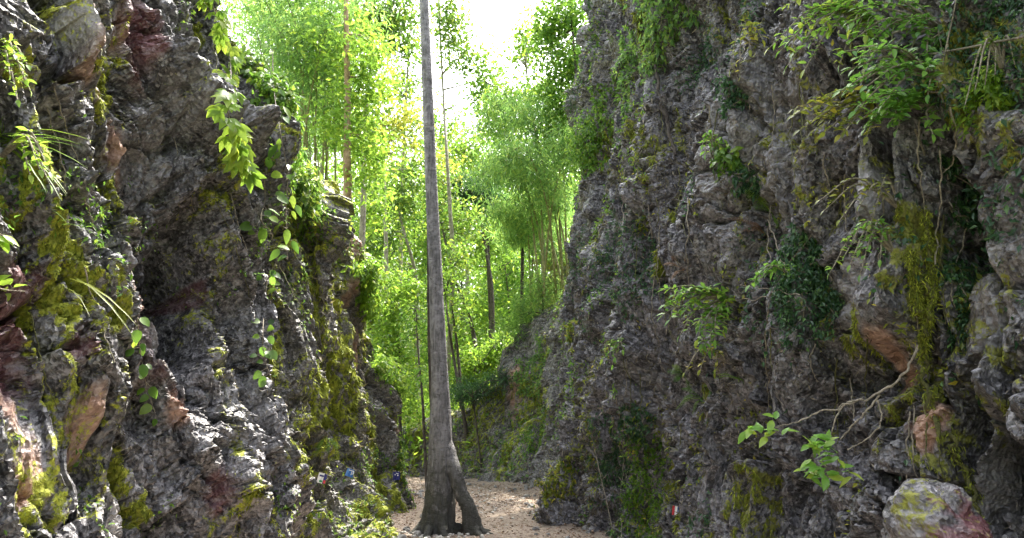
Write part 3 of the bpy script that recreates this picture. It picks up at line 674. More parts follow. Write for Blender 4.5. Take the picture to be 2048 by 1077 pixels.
P, Cn = crown_points([(810, -420, 200, 110, 1500), (900, -560, 220, 120, 1500)], Y0, 50, .3)
g = Geo()
for c_ in Cn[::4]:
    g.tube([cen[-2] * .6 + cen[-1] * .4, (cen[-1] + c_) / 2 + np.array([0, 0, .2]), c_], [.035, .02, .006], 5, 9)
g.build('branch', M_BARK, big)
d = rvec(len(P)); d[:, 2] -= .4
nr = rvec(len(P)) * .7; nr[:, 2] += 1
leaves('crown', M_MID, big, P, d, nr, .15, 'far')
# thin liana on the trunk's far edge
v = thing('liana', at(860, 860, 10.55), 'thin dark liana hanging down the left edge of the bare trunk', 'vine')
g = Geo(); g.tube([at(853, 330, 10.6), at(856, 450, 10.6), at(857, 560, 10.58), at(858, 680, 10.58), at(861, 790, 10.56), at(864, 880, 10.55)], [.012, .02, .024, .024, .02, .02], 6, 40, .12)
g.build('stem', M_BARK_D, v)

# ---- trees beyond (pixel blobs only set where each crown stands; every tree has its own distance and depth)
forest_tree('tall tan trunk hung with lime leaves rising behind the mossy buttresses', [(694, 420), (694, 330), (695, 200), (693, 80), (692, -60), (690, -220)], 15.0,
            [(735, 120, 42, 120, 1700), (690, 250, 45, 110, 1200), (660, 60, 60, 90, 600), (740, 320, 40, 90, 900), (700, -140, 110, 90, 1200)], M_LIME, M_BARK_O, .085, .15, 40, .25)
bamboo('pale feathery bamboo clump above the left rock edge', (625, 430), 16.5, [(520, -20, -.4), (535, 40, -.3), (545, 120, .2), (560, -40, -.6), (600, -60, -.4), (625, 10, .3), (650, -50, .5), (585, 60, -.7), (640, 60, .5), (672, 20, .6), (610, 110, .2), (545, 30, -.3), (570, 140, -.5), (660, 150, .3), (690, -20, .4), (600, 200, -.3)], M_BAMBOO, 17000, sd=.42)
forest_tree('slim tree reaching a leafy branch over the sky left of the trunk', [(726, 430), (728, 300), (735, 180), (760, 60), (800, -20)], 18.0,
            [(785, 35, 52, 55, 1100), (790, 90, 40, 30, 420), (740, 70, 40, 80, 700), (800, -70, 90, 60, 800)], M_YELLOW, M_BARK_P, .07, .17, 40, .26)
forest_tree('tree with a sparse diagonal branch of leaves right of the bare trunk top', [(905, 560), (900, 420), (893, 300), (886, 180), (880, 60), (876, -40)], 21.0,
            [(905, 70, 40, 45, 750), (935, 120, 36, 32, 560), (895, 30, 30, 40, 450), (965, 170, 34, 30, 300), (900, -60, 70, 60, 700)], M_YELLOW, M_BARK_P, .06, .16, 22, .24)
forest_tree('olive green tree with see-through crown left of the bare trunk', [(772, 560), (770, 430), (768, 330), (765, 230)], 23.0,
            [(770, 250, 50, 60, 1000), (815, 250, 35, 60, 500), (745, 190, 30, 40, 300), (880, 330, 40, 50, 500)], M_OLIVE, M_BARK_P, .07, .17, 36, .28)
forest_tree('yellow leaved tree with a forked pale stem behind the bare trunk', [(835, 700), (832, 560), (810, 470), (785, 380)], 25.0,
            [(790, 400, 75, 70, 2300), (760, 480, 50, 80, 1500), (830, 340, 40, 60, 800)], M_YELLOW, M_BARK_P, .08, .18, 45, .33)
forest_tree('pale stemmed tree in front of the yellow leaves beside the buttress', [(728, 620), (727, 480), (728, 360), (722, 250)], 20.0,
            [(740, 400, 40, 80, 900), (720, 290, 40, 60, 900)], M_LIME, M_BARK_P, .06, .15, 40, .25)
forest_tree('lime green young tree low beside the stepped buttress', [(800, 900), (800, 760), (795, 640), (790, 560)], 19.5,
            [(790, 600, 55, 70, 1900), (780, 690, 45, 60, 1400), (815, 780, 30, 60, 700)], M_LIME, M_BARK_D, .05, .15, 45, .26)
forest_tree('dark sapling seen between the stepped buttress and the trunk', [(850, 900), (845, 800), (836, 700), (832, 620)], 16.5,
            [(830, 650, 30, 60, 350), (845, 740, 18, 50, 160)], M_MID, M_BARK_D, .035, .12, 25, .2)
forest_tree('slender dark leaning trunk to the right of the bare trunk', [(953, 730), (945, 660), (930, 610), (914, 570), (900, 520), (880, 440)], 22.0,
            [(890, 400, 50, 60, 800), (930, 440, 50, 40, 700)], M_YELLOW, M_BARK_D, .07, .16, 35, .28)
forest_tree('straight brown trunk with crossing branches in the lit undergrowth', [(984, 690), (982, 620), (978, 550), (976, 480), (974, 400)], 25.0,
            [(960, 420, 55, 60, 1300), (1000, 480, 50, 60, 1100), (950, 510, 40, 50, 700)], M_LIME, M_BARK_D, .10, .17, 45, .32, nlimb=18)
forest_tree('thin double stem close behind the right edge of the bare trunk', [(922, 800), (915, 700), (905, 620), (900, 540)], 20.0,
            [(910, 520, 30, 50, 500), (925, 620, 22, 40, 250)], M_YELLOW, M_BARK_D, .05, .15, 30, .24)
forest_tree('dark curved stem rising off the bank left of the brown trunk', [(930, 850), (918, 780), (905, 700), (897, 650), (890, 590)], 19.0,
            [(893, 560, 25, 40, 300)], M_LIME, M_BARK_D, .05, .14, 25, .22)
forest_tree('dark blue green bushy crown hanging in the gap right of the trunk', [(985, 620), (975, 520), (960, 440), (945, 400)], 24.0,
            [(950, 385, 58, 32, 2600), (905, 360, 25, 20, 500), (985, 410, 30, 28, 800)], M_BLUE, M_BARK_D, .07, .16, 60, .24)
forest_tree('pale distant tree under the bright sky in the middle', [(935, 560), (930, 450), (925, 350), (930, 300)], 34.0,
            [(935, 300, 50, 35, 1200), (895, 310, 40, 45, 900), (990, 300, 40, 50, 900), (960, 345, 60, 20, 700)], M_LIME, M_BARK_P, .10, .22, 40, .45)
forest_tree('bare twigged tree with scattered leaves against the sky', [(1045, 420), (1030, 320), (1005, 240), (980, 190), (960, 130)], 21.0,
            [(985, 190, 44, 60, 620), (1015, 260, 44, 46, 650), (960, 220, 34, 40, 300), (985, 130, 40, 30, 160)], M_MID, M_BARK_D, .045, .15, 14, .22, nlimb=20)
forest_tree('bright lime tree at the right edge of the sky', [(1085, 420), (1075, 300), (1060, 200), (1050, 120)], 20.0,
            [(1048, 100, 26, 55, 750), (1030, 190, 45, 40, 900), (1010, 240, 35, 30, 500), (1060, 50, 30, 40, 300)], M_LIME, M_BARK_P, .06, .15, 40, .25)
forest_tree('blue green leafy tree over the top of the right rock edge', [(1170, 420), (1160, 260), (1150, 120), (1140, 10)], 18.0,
            [(1150, 60, 50, 70, 1900), (1165, 150, 40, 60, 1500), (1110, 40, 40, 50, 900), (1120, 130, 40, 50, 900), (1150, -60, 90, 50, 1000), (1145, 235, 45, 55, 1500), (1105, 180, 38, 50, 1000), (1165, 310, 40, 50, 1000), (1095, 80, 34, 50, 800)], M_MID, M_BARK_D, .07, .14, 50, .25)
bamboo('large arching bamboo clump against the right rock edge', (1110, 570), 18.5, [(1000, 250, -1.0), (1030, 210, -.8), (1060, 230, -.6), (1090, 180, -.3), (1120, 220, .4), (1010, 330, -1.2), (1050, 300, -.9), (1140, 280, .4), (1075, 340, -.6), (1030, 400, -.8), (1100, 380, .2)], M_BAMBOO, 15000, sd=.30)
bamboo('thin culmed bamboo leaning out above the mossy bank', (1105, 600), 20.5, [(1050, 420, -.6), (1065, 400, -.5), (1080, 390, -.3), (1090, 440, -.3), (1040, 460, -.7), (1110, 420, .3)], M_BAMBOO, 8000, r=.026)
forest_tree('pale green fluffy shrub growing on top of the bank', [(1085, 650), (1085, 600), (1083, 570)], 18.5,
            [(1085, 580, 40, 40, 2200), (1050, 630, 40, 25, 1300), (1020, 660, 30, 20, 700)], M_BAMBOO, M_BARK_D, .03, .12, 60, .22, 'slim', name='shrub', cat='shrub')
forest_tree('dark ferny shrub trailing over the left end of the bank', [(950, 830), (945, 800), (945, 780)], 18.3,
            [(945, 780, 40, 18, 1200), (985, 760, 30, 14, 500), (920, 800, 20, 15, 300)], M_BLUE, M_BARK_D, .02, .13, 60, .18, 'slim', name='shrub', cat='shrub')
forest_tree('bright green shrub between the bank and the slender trunks', [(950, 800), (950, 760), (950, 730)], 21.0,
            [(960, 730, 45, 35, 1800), (925, 760, 30, 30, 900), (1000, 690, 30, 25, 700)], M_LIME, M_BARK_D, .03, .13, 55, .22, name='shrub', cat='shrub')
forest_tree('mid green tree filling the gap between the bamboo and the tan trunk', [(640, 430), (645, 300), (650, 150), (655, 20)], 21.0,
            [(505, 30, 60, 80, 1800), (600, 60, 60, 80, 1800), (660, 130, 50, 90, 1800), (590, 190, 50, 60, 1200), (650, 250, 50, 60, 1300), (700, 20, 50, 60, 900)], M_MID, M_BARK_P, .07, .16, 45, .3)
forest_tree('tall pale leaved tree spreading thin sprays behind the top of the bare trunk', [(800, 560), (805, 350), (815, 150), (825, 0)], 27.0,
            [(830, 150, 50, 50, 420), (850, 60, 40, 50, 420), (790, 180, 50, 60, 700), (840, 260, 60, 40, 900), (900, 250, 50, 30, 420), (870, -40, 90, 40, 600)], M_YELLOW, M_BARK_P, .08, .2, 26, .34)
spots = [(705, 520, 26), (760, 350, 33), (870, 420, 37), (935, 400, 38), (1120, 420, 30), (1100, 300, 33), (745, 640, 24), (770, 560, 29), (830, 470, 31), (890, 470, 30), (915, 680, 27), (1010, 570, 28), (1040, 520, 31), (970, 610, 33), (860, 640, 33), (1000, 400, 36), (1060, 620, 30)]
for i, (px, py, Yd) in enumerate(spots):
    forest_tree('thin young tree with yellow green leaves in the wood beyond the path', [(px + rng.normal(0, 6), py + 180), (px + rng.normal(0, 8), py + 60), (px, py - 40)], Yd,
                [(px, py, 50, 60, 1300), (px + rng.normal(0, 25), py - 60, 40, 40, 700), (px + rng.normal(0, 20), py + 80, 35, 45, 600)], (M_YELLOW, M_LIME, M_MID)[i % 3], M_BARK_D, .06, .19, 42, .38, group='young trees in the wood beyond the path')

# far wood and undergrowth that nobody could count
n = 95000
c_ = []
for i in range(1100):
    Yd = rng.uniform(36, 62); px = rng.uniform(540, 1230); top = (130 if px < 735 else 285) + 90 * rng.random() ** 2 + 60 * (rng.random() - .5) + (60 if 860 < px < 1010 else 0)
    py = top + (900 - top) * rng.random() ** .9
    c_.append(at(px, py, Yd))
c_ = np.array(c_); c_[:, 2] = np.maximum(c_[:, 2], 1.0)
k = rng.integers(0, len(c_), n)
P = c_[k] + rng.standard_normal((n, 3)) * np.array([.9, .9, .65]) * rng.uniform(.5, 1.4, (len(c_), 1))[k]
d = rvec(n); d[:, 2] -= .4
nr = rvec(n) * .8; nr[:, 2] += 1
tag(leaves('forest', M_YELLOW, None, P, d, nr, rng.uniform(.2, .42, n), 'far', np.clip(.5 * rng.random(len(c_))[k] + .6 * rng.random(n), 0, 1)), 'sunlit far wood of yellow green leaves closing the view', 'forest', kind='stuff')
n = 42000
c_ = []
for i in range(620):
    Yd = 19.6 + 14 * rng.random() ** 1.6; x = rng.uniform(-9, 4.5)
    c_.append((x, Yd, ground_z(x, Yd) + rng.uniform(.1, 1.5)))
c_ = np.array(c_); k = rng.integers(0, len(c_), n)
P = c_[k] + rng.standard_normal((n, 3)) * np.array([.45, .45, .35])
d = rvec(n); d[:, 2] -= .3
nr = rvec(n) * .8; nr[:, 2] += 1
tag(leaves('undergrowth', M_LIME, None, P, d, nr, rng.uniform(.1, .24, n), 'far', np.clip(.6 * rng.random(len(c_))[k] + .5 * rng.random(n), 0, 1)), 'low leafy undergrowth covering the rise beyond the bank', 'undergrowth', kind='stuff')
print('trees', round(time.time() - T0, 1))

# ------------------------------------------------------------------ plants on the rock
def wall_moss(name, C, n, mat, label, size=(.03, .08), thr=.42):
    w = np.clip(C['moss'] - thr, 0, 1) * (C['d'] ** 1.0)
    k = rng.choice(len(w), n, p=w / w.sum())
    Nn = C['N'][k]
    d = np.array([0, 0, -1.0]) + Nn * rng.uniform(.2, .9, (n, 1)) + rng.normal(0, .35, (n, 3))
    o = leaves(name, mat, None, C['P'][k] - Nn * .005, d, Nn + rng.normal(0, .4, (n, 3)), rng.uniform(*size, n) * np.clip(C['d'][k] / 6, .5, 1.6), 'blade')
    tag(o, label, 'moss', kind='stuff')
wall_moss('moss', C_L, 34000, M_MOSS, 'olive moss hanging in strands on the hollowed near rock face', (.02, .05))
wall_moss('moss', C_M1, 22000, M_MOSS, 'yellow green moss coating the first buttress', (.03, .07))
wall_moss('moss', C_M2, 26000, M_MOSS, 'yellow green moss coating the stepped buttress behind the trunk', (.03, .07))
wall_moss('moss', C_R, 36000, M_MOSS, 'olive moss and fine dead growth on the tall right rock face', (.025, .06))
wall_moss('moss', C_B, 12000, M_MOSS, 'moss and short grass covering the bank at the bend', (.04, .09), .4)

M_DEAD = leaf_mat('dead_growth', (.06, .05, .035), (.17, .15, .11), (.34, .30, .25), .15, rough=.85)
def clutter(C, n, label, size):
    w = (.35 + np.clip(C['N'][:, 2] + .3, 0, 1.3)) * C['d'] * np.clip(.4 + fbm(C['P'][:, 1] * 1.3, C['P'][:, 2] * .8, 91, 3), .02, 2)
    k = rng.choice(len(w), n, p=w / w.sum())
    Nn = C['N'][k]
    d = np.array([0, 0, -.8]) + Nn * rng.uniform(.1, .8, (n, 1)) + rng.normal(0, .5, (n, 3))
    o = leaves('dead_leaves', M_DEAD, None, C['P'][k] - Nn * .004, d, Nn + rng.normal(0, .5, (n, 3)), rng.uniform(*size, n) * np.clip(C['d'][k] / 6, .6, 1.6), 'blade')
    tag(o, label, 'dead leaves', kind='stuff')
def wall_ivy(C, n, mat, label, size, thr, sx, seed, kind='far', px=(-200, 2300)):
    f = fbm(C['P'][:, 1] * sx, C['P'][:, 2] * sx * .7, seed, 4)
    w = np.clip(f - thr, 0, .5) * C['d'] * ((C['px'] > px[0]) & (C['px'] < px[1]))
    k = rng.choice(len(w), n, p=w / w.sum()); Nn = C['N'][k]
    d = np.array([0, 0, -.5]) + Nn * .5 + rng.normal(0, .6, (n, 3))
    o = leaves('ivy', mat, None, C['P'][k] + Nn * rng.uniform(0, .05, (n, 1)), d, Nn * .7 + np.array([0, 0, .7]) + rng.normal(0, .4, (n, 3)), rng.uniform(*size, n), kind)
    tag(o, label, 'ivy', kind='stuff')
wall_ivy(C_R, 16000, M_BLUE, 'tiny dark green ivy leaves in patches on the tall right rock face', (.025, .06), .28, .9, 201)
wall_ivy(C_R, 9000, M_MID, 'small fresh leaves dotted over the outer edge of the tall rock face', (.03, .075), .22, 1.1, 211, 'far', (1000, 1330))
wall_ivy(C_R, 3000, M_OLIVE, 'small yellowish herbs in the joints of the tall right rock face', (.03, .06), .35, 1.6, 221)
wall_ivy(C_M2, 4500, M_YELLOW, 'tiny yellow green herbs growing over the stepped buttress', (.03, .08), .1, 1.2, 231)
wall_ivy(C_M1, 2600, M_YELLOW, 'tiny yellow green herbs growing over the first buttress', (.03, .07), .1, 1.2, 241)
wall_ivy(C_B, 3000, M_FERN, 'low green herbs covering parts of the bank at the bend', (.05, .11), .05, .8, 251)
wall_ivy(C_L, 2500, M_MID, 'small green herbs scattered on the near left rock face', (.02, .05), .35, 1.3, 261)
clutter(C_R, 30000, 'grey brown dead growth caught on the tall right rock face', (.02, .07))
clutter(C_L, 9000, 'dead growth caught on the near left rock face', (.015, .05))
clutter(C_M2, 7000, 'dead growth caught on the stepped buttress', (.03, .08))
clutter(C_B, 6000, 'dead growth on the low bank', (.04, .1))

def creeper(label, C, px, py, rpx, n, mat, size, kind='far', lift=.03, name='creeper', group=None, squash=1.0):
    """small leaves growing flat over the rock round a point"""
    P0, N0 = hit(px, py, C)
    r = rpx / FOC * np.linalg.norm(P0 - CAM)
    dd = C['P'] - P0; rad_ = np.sqrt(dd[:, 0] ** 2 + dd[:, 1] ** 2 + (dd[:, 2] * squash) ** 2)
    rad_ = rad_ * (1 + .5 * fbm(C['P'][:, 1] * 2.5, C['P'][:, 2] * 2.5, int(px), 3))
    ok = np.nonzero(rad_ < r)[0]
    if len(ok) < 10: ok = np.argsort(rad_)[:50]
    k = ok[rng.integers(0, len(ok), n)]
    root = thing(name, P0, label, 'creeper', group)
    Nn = C['N'][k]
    P = C['P'][k] + Nn * rng.uniform(.0, lift, (n, 1)) + rng.normal(0, .012, (n, 3))
    d = np.array([0, 0, -.7]) + rng.normal(0, .6, (n, 3)) + Nn * .35
    leaves('foliage', mat, root, P, d, Nn * .8 + np.array([0, 0, .6]) + rng.normal(0, .4, (n, 3)), size * rng.uniform(.6, 1.3, n), kind)
    g = Geo()
    for i in range(4):
        q = C['P'][ok[rng.integers(0, len(ok), 3)]]; q = q[np.argsort(q[:, 2])]
        g.tube(q + hit(px, py, C)[1] * .02, [.006, .005, .004], 4, 10)
    g.build('stem', M_TWIG, root)
    return root

def tips_in(x0, y0, x1, y1, n):
    return [(rng.uniform(x0, x1), rng.uniform(y0, y1)) for _ in range(n)]
def shrub(label, C, px, py, tips, mat, leaf=.1, kind='near', nper=16, bark=None, name='shrub', cat='shrub', sag=.12, out=.25, group=None, spread=.6, tint=(0, 1)):
    """woody stems spring from the rock at (px, py) and arch out; leaves alternate along them"""
    P0, N0 = hit(px, py, C)
    D0 = P0[1]
    root = thing(name, P0, label, cat, group)
    g = Geo(); pos = []; dr = []; sz = []
    for (tx, ty) in tips:
        e = at(tx, ty, D0) ; e = e + (CAM - e) * np.clip(out * rng.uniform(.4, 1.2) / np.linalg.norm(CAM - e), 0, .3)
        L = np.linalg.norm(e - P0)
        m = (P0 + e) / 2 + N0 * .1 * L + np.array([0, 0, sag + .12 * L])
        c = g.tube([P0 - N0 * .03, m, e], [.009, .006, .0025], 5, 18)
        T = unit(np.gradient(c, axis=0))
        for q in range(int(nper * 2.0)):
            f = .38 + .62 * (q + rng.random()) / int(nper * 2.0)
            i = min(17, int(f * 17)); side = unit(np.cross(T[i], np.array([0, 0, 1.0]))) * (1 if q % 2 else -1)
            pos.append(c[i] + rng.normal(0, .008, 3)); dr.append(np.array([T[i][0], T[i][1], T[i][2] * .3]) * .3 + side * spread * rng.uniform(.4, 1.3) + np.array([rng.normal(-.15, .65), rng.normal(-.25, .4), rng.normal(.0, .3)])); sz.append(leaf * .56 * rng.uniform(.5, 1.25))
        pos.append(c[-1]); dr.append(T[-1]); sz.append(leaf * .6)
    g.build('stem', bark or M_TWIG, root)
    n = len(pos)
    leaves('foliage', mat, root, np.array(pos), np.array(dr), np.c_[rng.normal(0, .3, (n, 2)), np.ones(n)] + N0 * .35, np.array(sz), kind, rng.uniform(*tint, n))
    return root

def fern(label, C, px, py, tips, mat=None, pin=.055, group=None, lift=.1, npin=14):
    P0, N0 = hit(px, py, C); root = thing('fern', P0, label, 'fern', group)
    for (tx, ty) in tips:
        e = at(tx, ty, P0[1]) + N0 * lift * rng.uniform(.3, 1.2); L = np.linalg.norm(e - P0)
        m = (P0 + e) / 2 + N0 * .12 * L + np.array([0, 0, .16 * L])
        g = Geo(); c = g.tube([P0, m, e], [.004, .003, .0015], 4, npin + 4)
        T = unit(np.gradient(c, axis=0)); side = unit(np.cross(T, N0 + np.array([0, 0, .5])))
        k = np.arange(4, npin + 4); f = (k - 4) / npin
        s = 1.1 * pin * np.clip(L / .4, .6, 1.3) * (np.sin(np.pi * np.clip(f * .86 + .14, 0, 1)) + .08)
        pos = np.vstack([c[k], c[k]]); dr = np.vstack([side[k] + T[k] * .35, -side[k] + T[k] * .35]); dr[:, 2] -= .2
        nr = np.tile(N0 + np.array([0, 0, .8]), (len(pos), 1)) + rng.normal(0, .15, (len(pos), 3))
        V, Q, kk = leaf_arrays(pos, dr, nr, np.r_[s, s], 'frond')
        nb = sum(len(v_) for v_ in g.V)
        VV = np.vstack(g.V + [V]); QQ = np.vstack(g.Q + [Q + nb])
        mesh_obj('frond', VV, QQ, mat or M_FERN, root, {'tint': np.full(len(VV), rng.random())}, True)
    return root

def vine(label, C, line, mat, leaf, kind='near', every=.12, per=1, palm=0, r=.006, off=.06, name='hanging_vine', group=None, tint=(0, 1), jit=.05, dn=-.9, bark=None, span=(0, 1)):
    """a hanging stem in front of the rock with leaves (or palmate fans) along it"""
    pts = []
    for (px, py) in line:
        p, n_ = hit(px, py, C); q = at(px, py, p[1]); pts.append(q + unit(CAM - q) * off * 1.6)
    pts = np.array(pts); root = thing(name, pts[0], label, 'vine', group)
    L = np.linalg.norm(np.diff(pts, axis=0), axis=1).sum(); m = max(8, int(L / every))
    g = Geo(); c = g.tube(pts, [r, r * .8, r * .5], 5, max(m, 14))
    T = unit(np.gradient(c, axis=0)); pos = []; dr = []; nr = []; sz = []; tn_ = []
    toCam = unit(CAM - pts.mean(0))
    for i in range(int(span[0] * len(c)), int(span[1] * len(c))):
        for q in range(per):
            a = rng.normal(0, 1, 3); a -= toCam * (a @ toCam) * .6; a = unit(a)
            st = c[i] + a * rng.uniform(.3, 1) * jit; ww = leaf * rng.uniform(.65, 1.2); t_ = rng.uniform(*tint)
            if kind != 'far': g.tube([c[i], st], [.002, .0015], 4, 3)
            d0 = unit(a * .7 + np.array([0, 0, dn]) + toCam * .3)
            fan = [0] if not palm else np.linspace(-1.0, 1.0, palm)
            n0 = unit(toCam * .7 + np.array([0, 0, .6]) + rng.normal(0, .25, 3)); sd_ = np.cross(n0, d0)
            for f_ in fan:
                pos.append(st); dr.append(d0 * math.cos(f_) + sd_ * math.sin(f_)); nr.append(n0); sz.append(ww * (1 - .25 * abs(f_))); tn_.append(t_)
    g.build('stem', bark or M_TWIG, root)
    leaves('foliage', mat, root, np.array(pos), np.array(dr), np.array(nr), np.array(sz), kind, np.array(tn_))
    return root

# left rock: hanging vines
vine('bright lime vine with broad pointed leaves hanging beside the dark hollow', C_L, [(405, -40), (432, 30), (455, 90), (462, 150), (455, 200), (462, 250), (478, 300), (492, 340)], M_LIME, .145, 'near', .062, 1, 4, .006, .24, tint=(.45, 1), jit=.09)
vine('vine of rounded green leaves hanging below the lime vine', C_L, [(528, 350), (530, 400), (522, 440), (545, 470), (530, 500)], M_MID, .115, 'round', .055, 1, 0, .005, .08, tint=(.2, 1), jit=.15, dn=-.3)
vine('thin vine with small yellowish leaves on the shaded lower rock', C_L, [(555, 520), (535, 560), (530, 610), (526, 660), (528, 710), (545, 765)], M_YELLOW, .085, 'round', .07, 1, 0, .004, .1, tint=(0, .7), jit=.09, dn=-.4)
vine('long leafless trailing vine with a few pale leaves low on the near rock', C_L, [(275, 640), (280, 700), (290, 760), (312, 832)], M_MID, .08, 'round', .25, 1, 0, .003, .05, jit=.05)
vine('loose vine of narrow leaves along the near rock edge', C_L, [(545, 100), (548, 180), (560, 260), (575, 350), (572, 420), (575, 520)], M_MID, .13, 'near', .12, 1, 0, .005, .08, jit=.12)
creeper('dense mid green creeper spilling over the edge of the near rock', C_L, 575, 190, 60, 1500, M_MID, .075, 'near', .15)
creeper('fresh green leaves crowning the near rock edge at the top', C_L, 560, 45, 50, 550, M_YELLOW, .075, 'near', .12)
creeper('light green creeper on the top of the first buttress', C_M1, 620, 250, 60, 1600, M_MID, .10, 'far', .35)
creeper('yellow green tuft of leaves overhanging the first buttress top', C_M1, 660, 340, 55, 1400, M_YELLOW, .10, 'far', .35)
creeper('lime leaves hanging over the top of the stepped buttress', C_M2, 740, 560, 45, 1300, M_LIME, .10, 'far', .35)
creeper('lime leaves draping the lower step beside the trunk', C_M2, 790, 720, 45, 1200, M_LIME, .09, 'far', .3)
creeper('sunlit yellow moss fern patch on the buttress foot', C_M2, 815, 900, 26, 500, M_YELLOW, .06, 'far', .1)
shrub('lime leafed sprig growing from the outer rock at mid height', C_L, -10, 330, [(80, 340), (100, 345), (90, 310), (60, 350), (100, 370)], M_LIME, .085, 'near', 7, tint=(.5, 1))
shrub('lime leafed sprig at the upper outer rock', C_L, -15, 170, [(30, 110), (55, 130), (50, 160), (60, 180), (35, 200), (20, 150)], M_LIME, .07, 'near', 8, tint=(.3, 1))
vine('short sprig with two bright lime leaves low on the outer rock', C_L, [(-20, 570), (10, 580), (50, 583)], M_LIME, .08, 'near', .05, 1, 0, .004, .05, name='sprig', tint=(.6, 1), jit=.04, dn=-.2)
vine('single bright lime leaf poking in from the outer rock', C_L, [(-30, 465), (-12, 466), (0, 468)], M_LIME, .08, 'near', .08, 1, 0, .004, .05, name='sprig', tint=(.7, 1), jit=.03, dn=-.1)
def grass(label, C, px, py, tips, mat, L=None, n=3):
    P0, N0 = hit(px, py, C); root = thing('grass_tuft', P0, label, 'grass tuft')
    pos = []; dr = []; sz = []
    for (tx, ty) in tips:
        for q in range(n):
            e = at(tx + rng.normal(0, 8), ty + rng.normal(0, 8), P0[1] - .1); v_ = e - P0
            pos.append(P0 + rng.normal(0, .02, 3)); sz.append(np.linalg.norm(v_) * 1.1); dr.append(v_ + np.array([0, 0, .3 * sz[-1]]))
    leaves('blades', mat, root, np.array(pos), np.array(dr), np.tile([0.2, -.4, 1.0], (len(pos), 1)) + rng.normal(0, .2, (len(pos), 3)), np.array(sz), 'grass')
grass('tuft of long lime grass blades on the outer rock', C_L, 0, 285, [(110, 270), (120, 285), (85, 300), (60, 255), (20, 240), (60, 340), (95, 365)], M_LIME)
grass('few thin grass blades below the lime sprigs', C_L, 100, 430, [(150, 432), (155, 440), (140, 450)], M_LIME, n=1)
grass('dry trailing grass on the mossy outer rib', C_L, 130, 560, [(190, 610), (230, 640), (215, 655)], M_OLIVE, n=1)
fern('fern fronds hanging from the mossy buttress above the blue flag', C_M1, 650, 880, [(625, 905), (630, 890), (655, 905), (670, 885)])
fern('fern across the gap near the top of the stepped buttress', C_M2, 745, 735, [(690, 745), (700, 730), (765, 750), (720, 760)], M_OLIVE)

# right rock: creepers, shrubs, ferns, roots
creeper('pale green creeper patch at the upper left edge of the tall face', C_R, 1230, 130, 75, 1500, M_BAMBOO, .07)
creeper('creeper of small leaves covering the edge under the blue green tree', C_R, 1215, 210, 60, 1300, M_MID, .07)
creeper('light green leaf fringe along the top of the visible face', C_R, 1300, 30, 85, 1300, M_BAMBOO, .08, 'far', .12)
creeper('leafy creeper jutting from the rock edge beside the bamboo', C_R, 1165, 300, 50, 1500, M_MID, .08, 'far', .35)
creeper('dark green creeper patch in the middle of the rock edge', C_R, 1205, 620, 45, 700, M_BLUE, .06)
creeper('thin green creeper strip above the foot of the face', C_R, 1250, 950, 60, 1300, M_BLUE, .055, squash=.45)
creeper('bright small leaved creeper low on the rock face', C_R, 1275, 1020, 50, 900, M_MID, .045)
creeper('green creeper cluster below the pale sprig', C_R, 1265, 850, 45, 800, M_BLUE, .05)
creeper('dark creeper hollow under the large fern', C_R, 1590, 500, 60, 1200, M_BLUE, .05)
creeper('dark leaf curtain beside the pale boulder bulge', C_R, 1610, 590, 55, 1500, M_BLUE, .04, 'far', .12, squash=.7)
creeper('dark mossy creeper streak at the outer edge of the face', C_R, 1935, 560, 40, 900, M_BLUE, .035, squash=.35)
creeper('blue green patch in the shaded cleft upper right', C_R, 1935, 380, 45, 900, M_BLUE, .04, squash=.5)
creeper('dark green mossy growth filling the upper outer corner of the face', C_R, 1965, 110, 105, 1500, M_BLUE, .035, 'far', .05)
creeper('fresh green streak of small fern leaves below the upper outer corner', C_R, 1990, 190, 45, 700, M_LIME, .045, 'far', .10, squash=.8)
creeper('small green patch in the middle of the tall face', C_R, 1460, 200, 30, 300, M_BLUE, .05)
creeper('small green leaves under the upper overhang', C_R, 1440, 320, 25, 160, M_MID, .07, 'near', .1)
creeper('hanging green leaf strip on the mossy rib', C_R, 1490, 370, 30, 300, M_BLUE, .05)
creeper('tiny pale leaved creeper on the dark plain patch of the face', C_R, 1290, 455, 18, 60, M_OLIVE, .05, 'near')
creeper('bushy creeper clinging to the base above the path edge', C_R, 1100, 950, 40, 900, M_OLIVE, .06)
creeper('fern green growth at the lower rock edge', C_R, 1140, 640, 35, 700, M_OLIVE, .06)
creeper('bank creeper of pale ferny leaves below the fluffy shrub', C_B, 1070, 740, 50, 1500, M_BAMBOO, .08)
creeper('green leaf patch on the lower bank beside the rock foot', C_B, 1075, 880, 30, 600, M_MID, .07)
shrub('large lime shrub hanging over the top of the right face', C_R, 1750, 45, [(1540, 95), (1570, 80), (1590, 105)] + tips_in(1555, 5, 1740, 140, 18), M_SHADE, .105, 'near', 9, tint=(.35, 1), out=.2, sag=.03)
shrub('dark leaved shrub beside the large lime shrub at the top', C_R, 1880, 60, tips_in(1690, -5, 1930, 170, 22), M_SHADE, .085, 'near', 11, tint=(0, .6), out=.2, sag=.03)
shrub('drooping green shrub below the top shrubs', C_R, 1870, 160, tips_in(1670, 100, 1880, 225, 18), M_SHADE, .09, 'near', 10, tint=(0, .75), out=.2, sag=.03)
shrub('yellow green shrub with one orange cluster on the right face', C_R, 1760, 205, [(1590, 230), (1620, 215), (1600, 260), (1640, 240), (1650, 265), (1670, 230), (1680, 270), (1700, 250), (1640, 210), (1710, 220)] + tips_in(1590, 210, 1740, 285, 8), M_OLIVE, .10, 'near', 9, tint=(.1, 1), out=.2, sag=.03)
shrub('thick tuft of glossy green leaves under the drooping shrub', C_R, 1860, 220, tips_in(1720, 180, 1890, 275, 17), M_SHADE, .10, 'near', 10, tint=(.1, .8), out=.2, sag=.03)
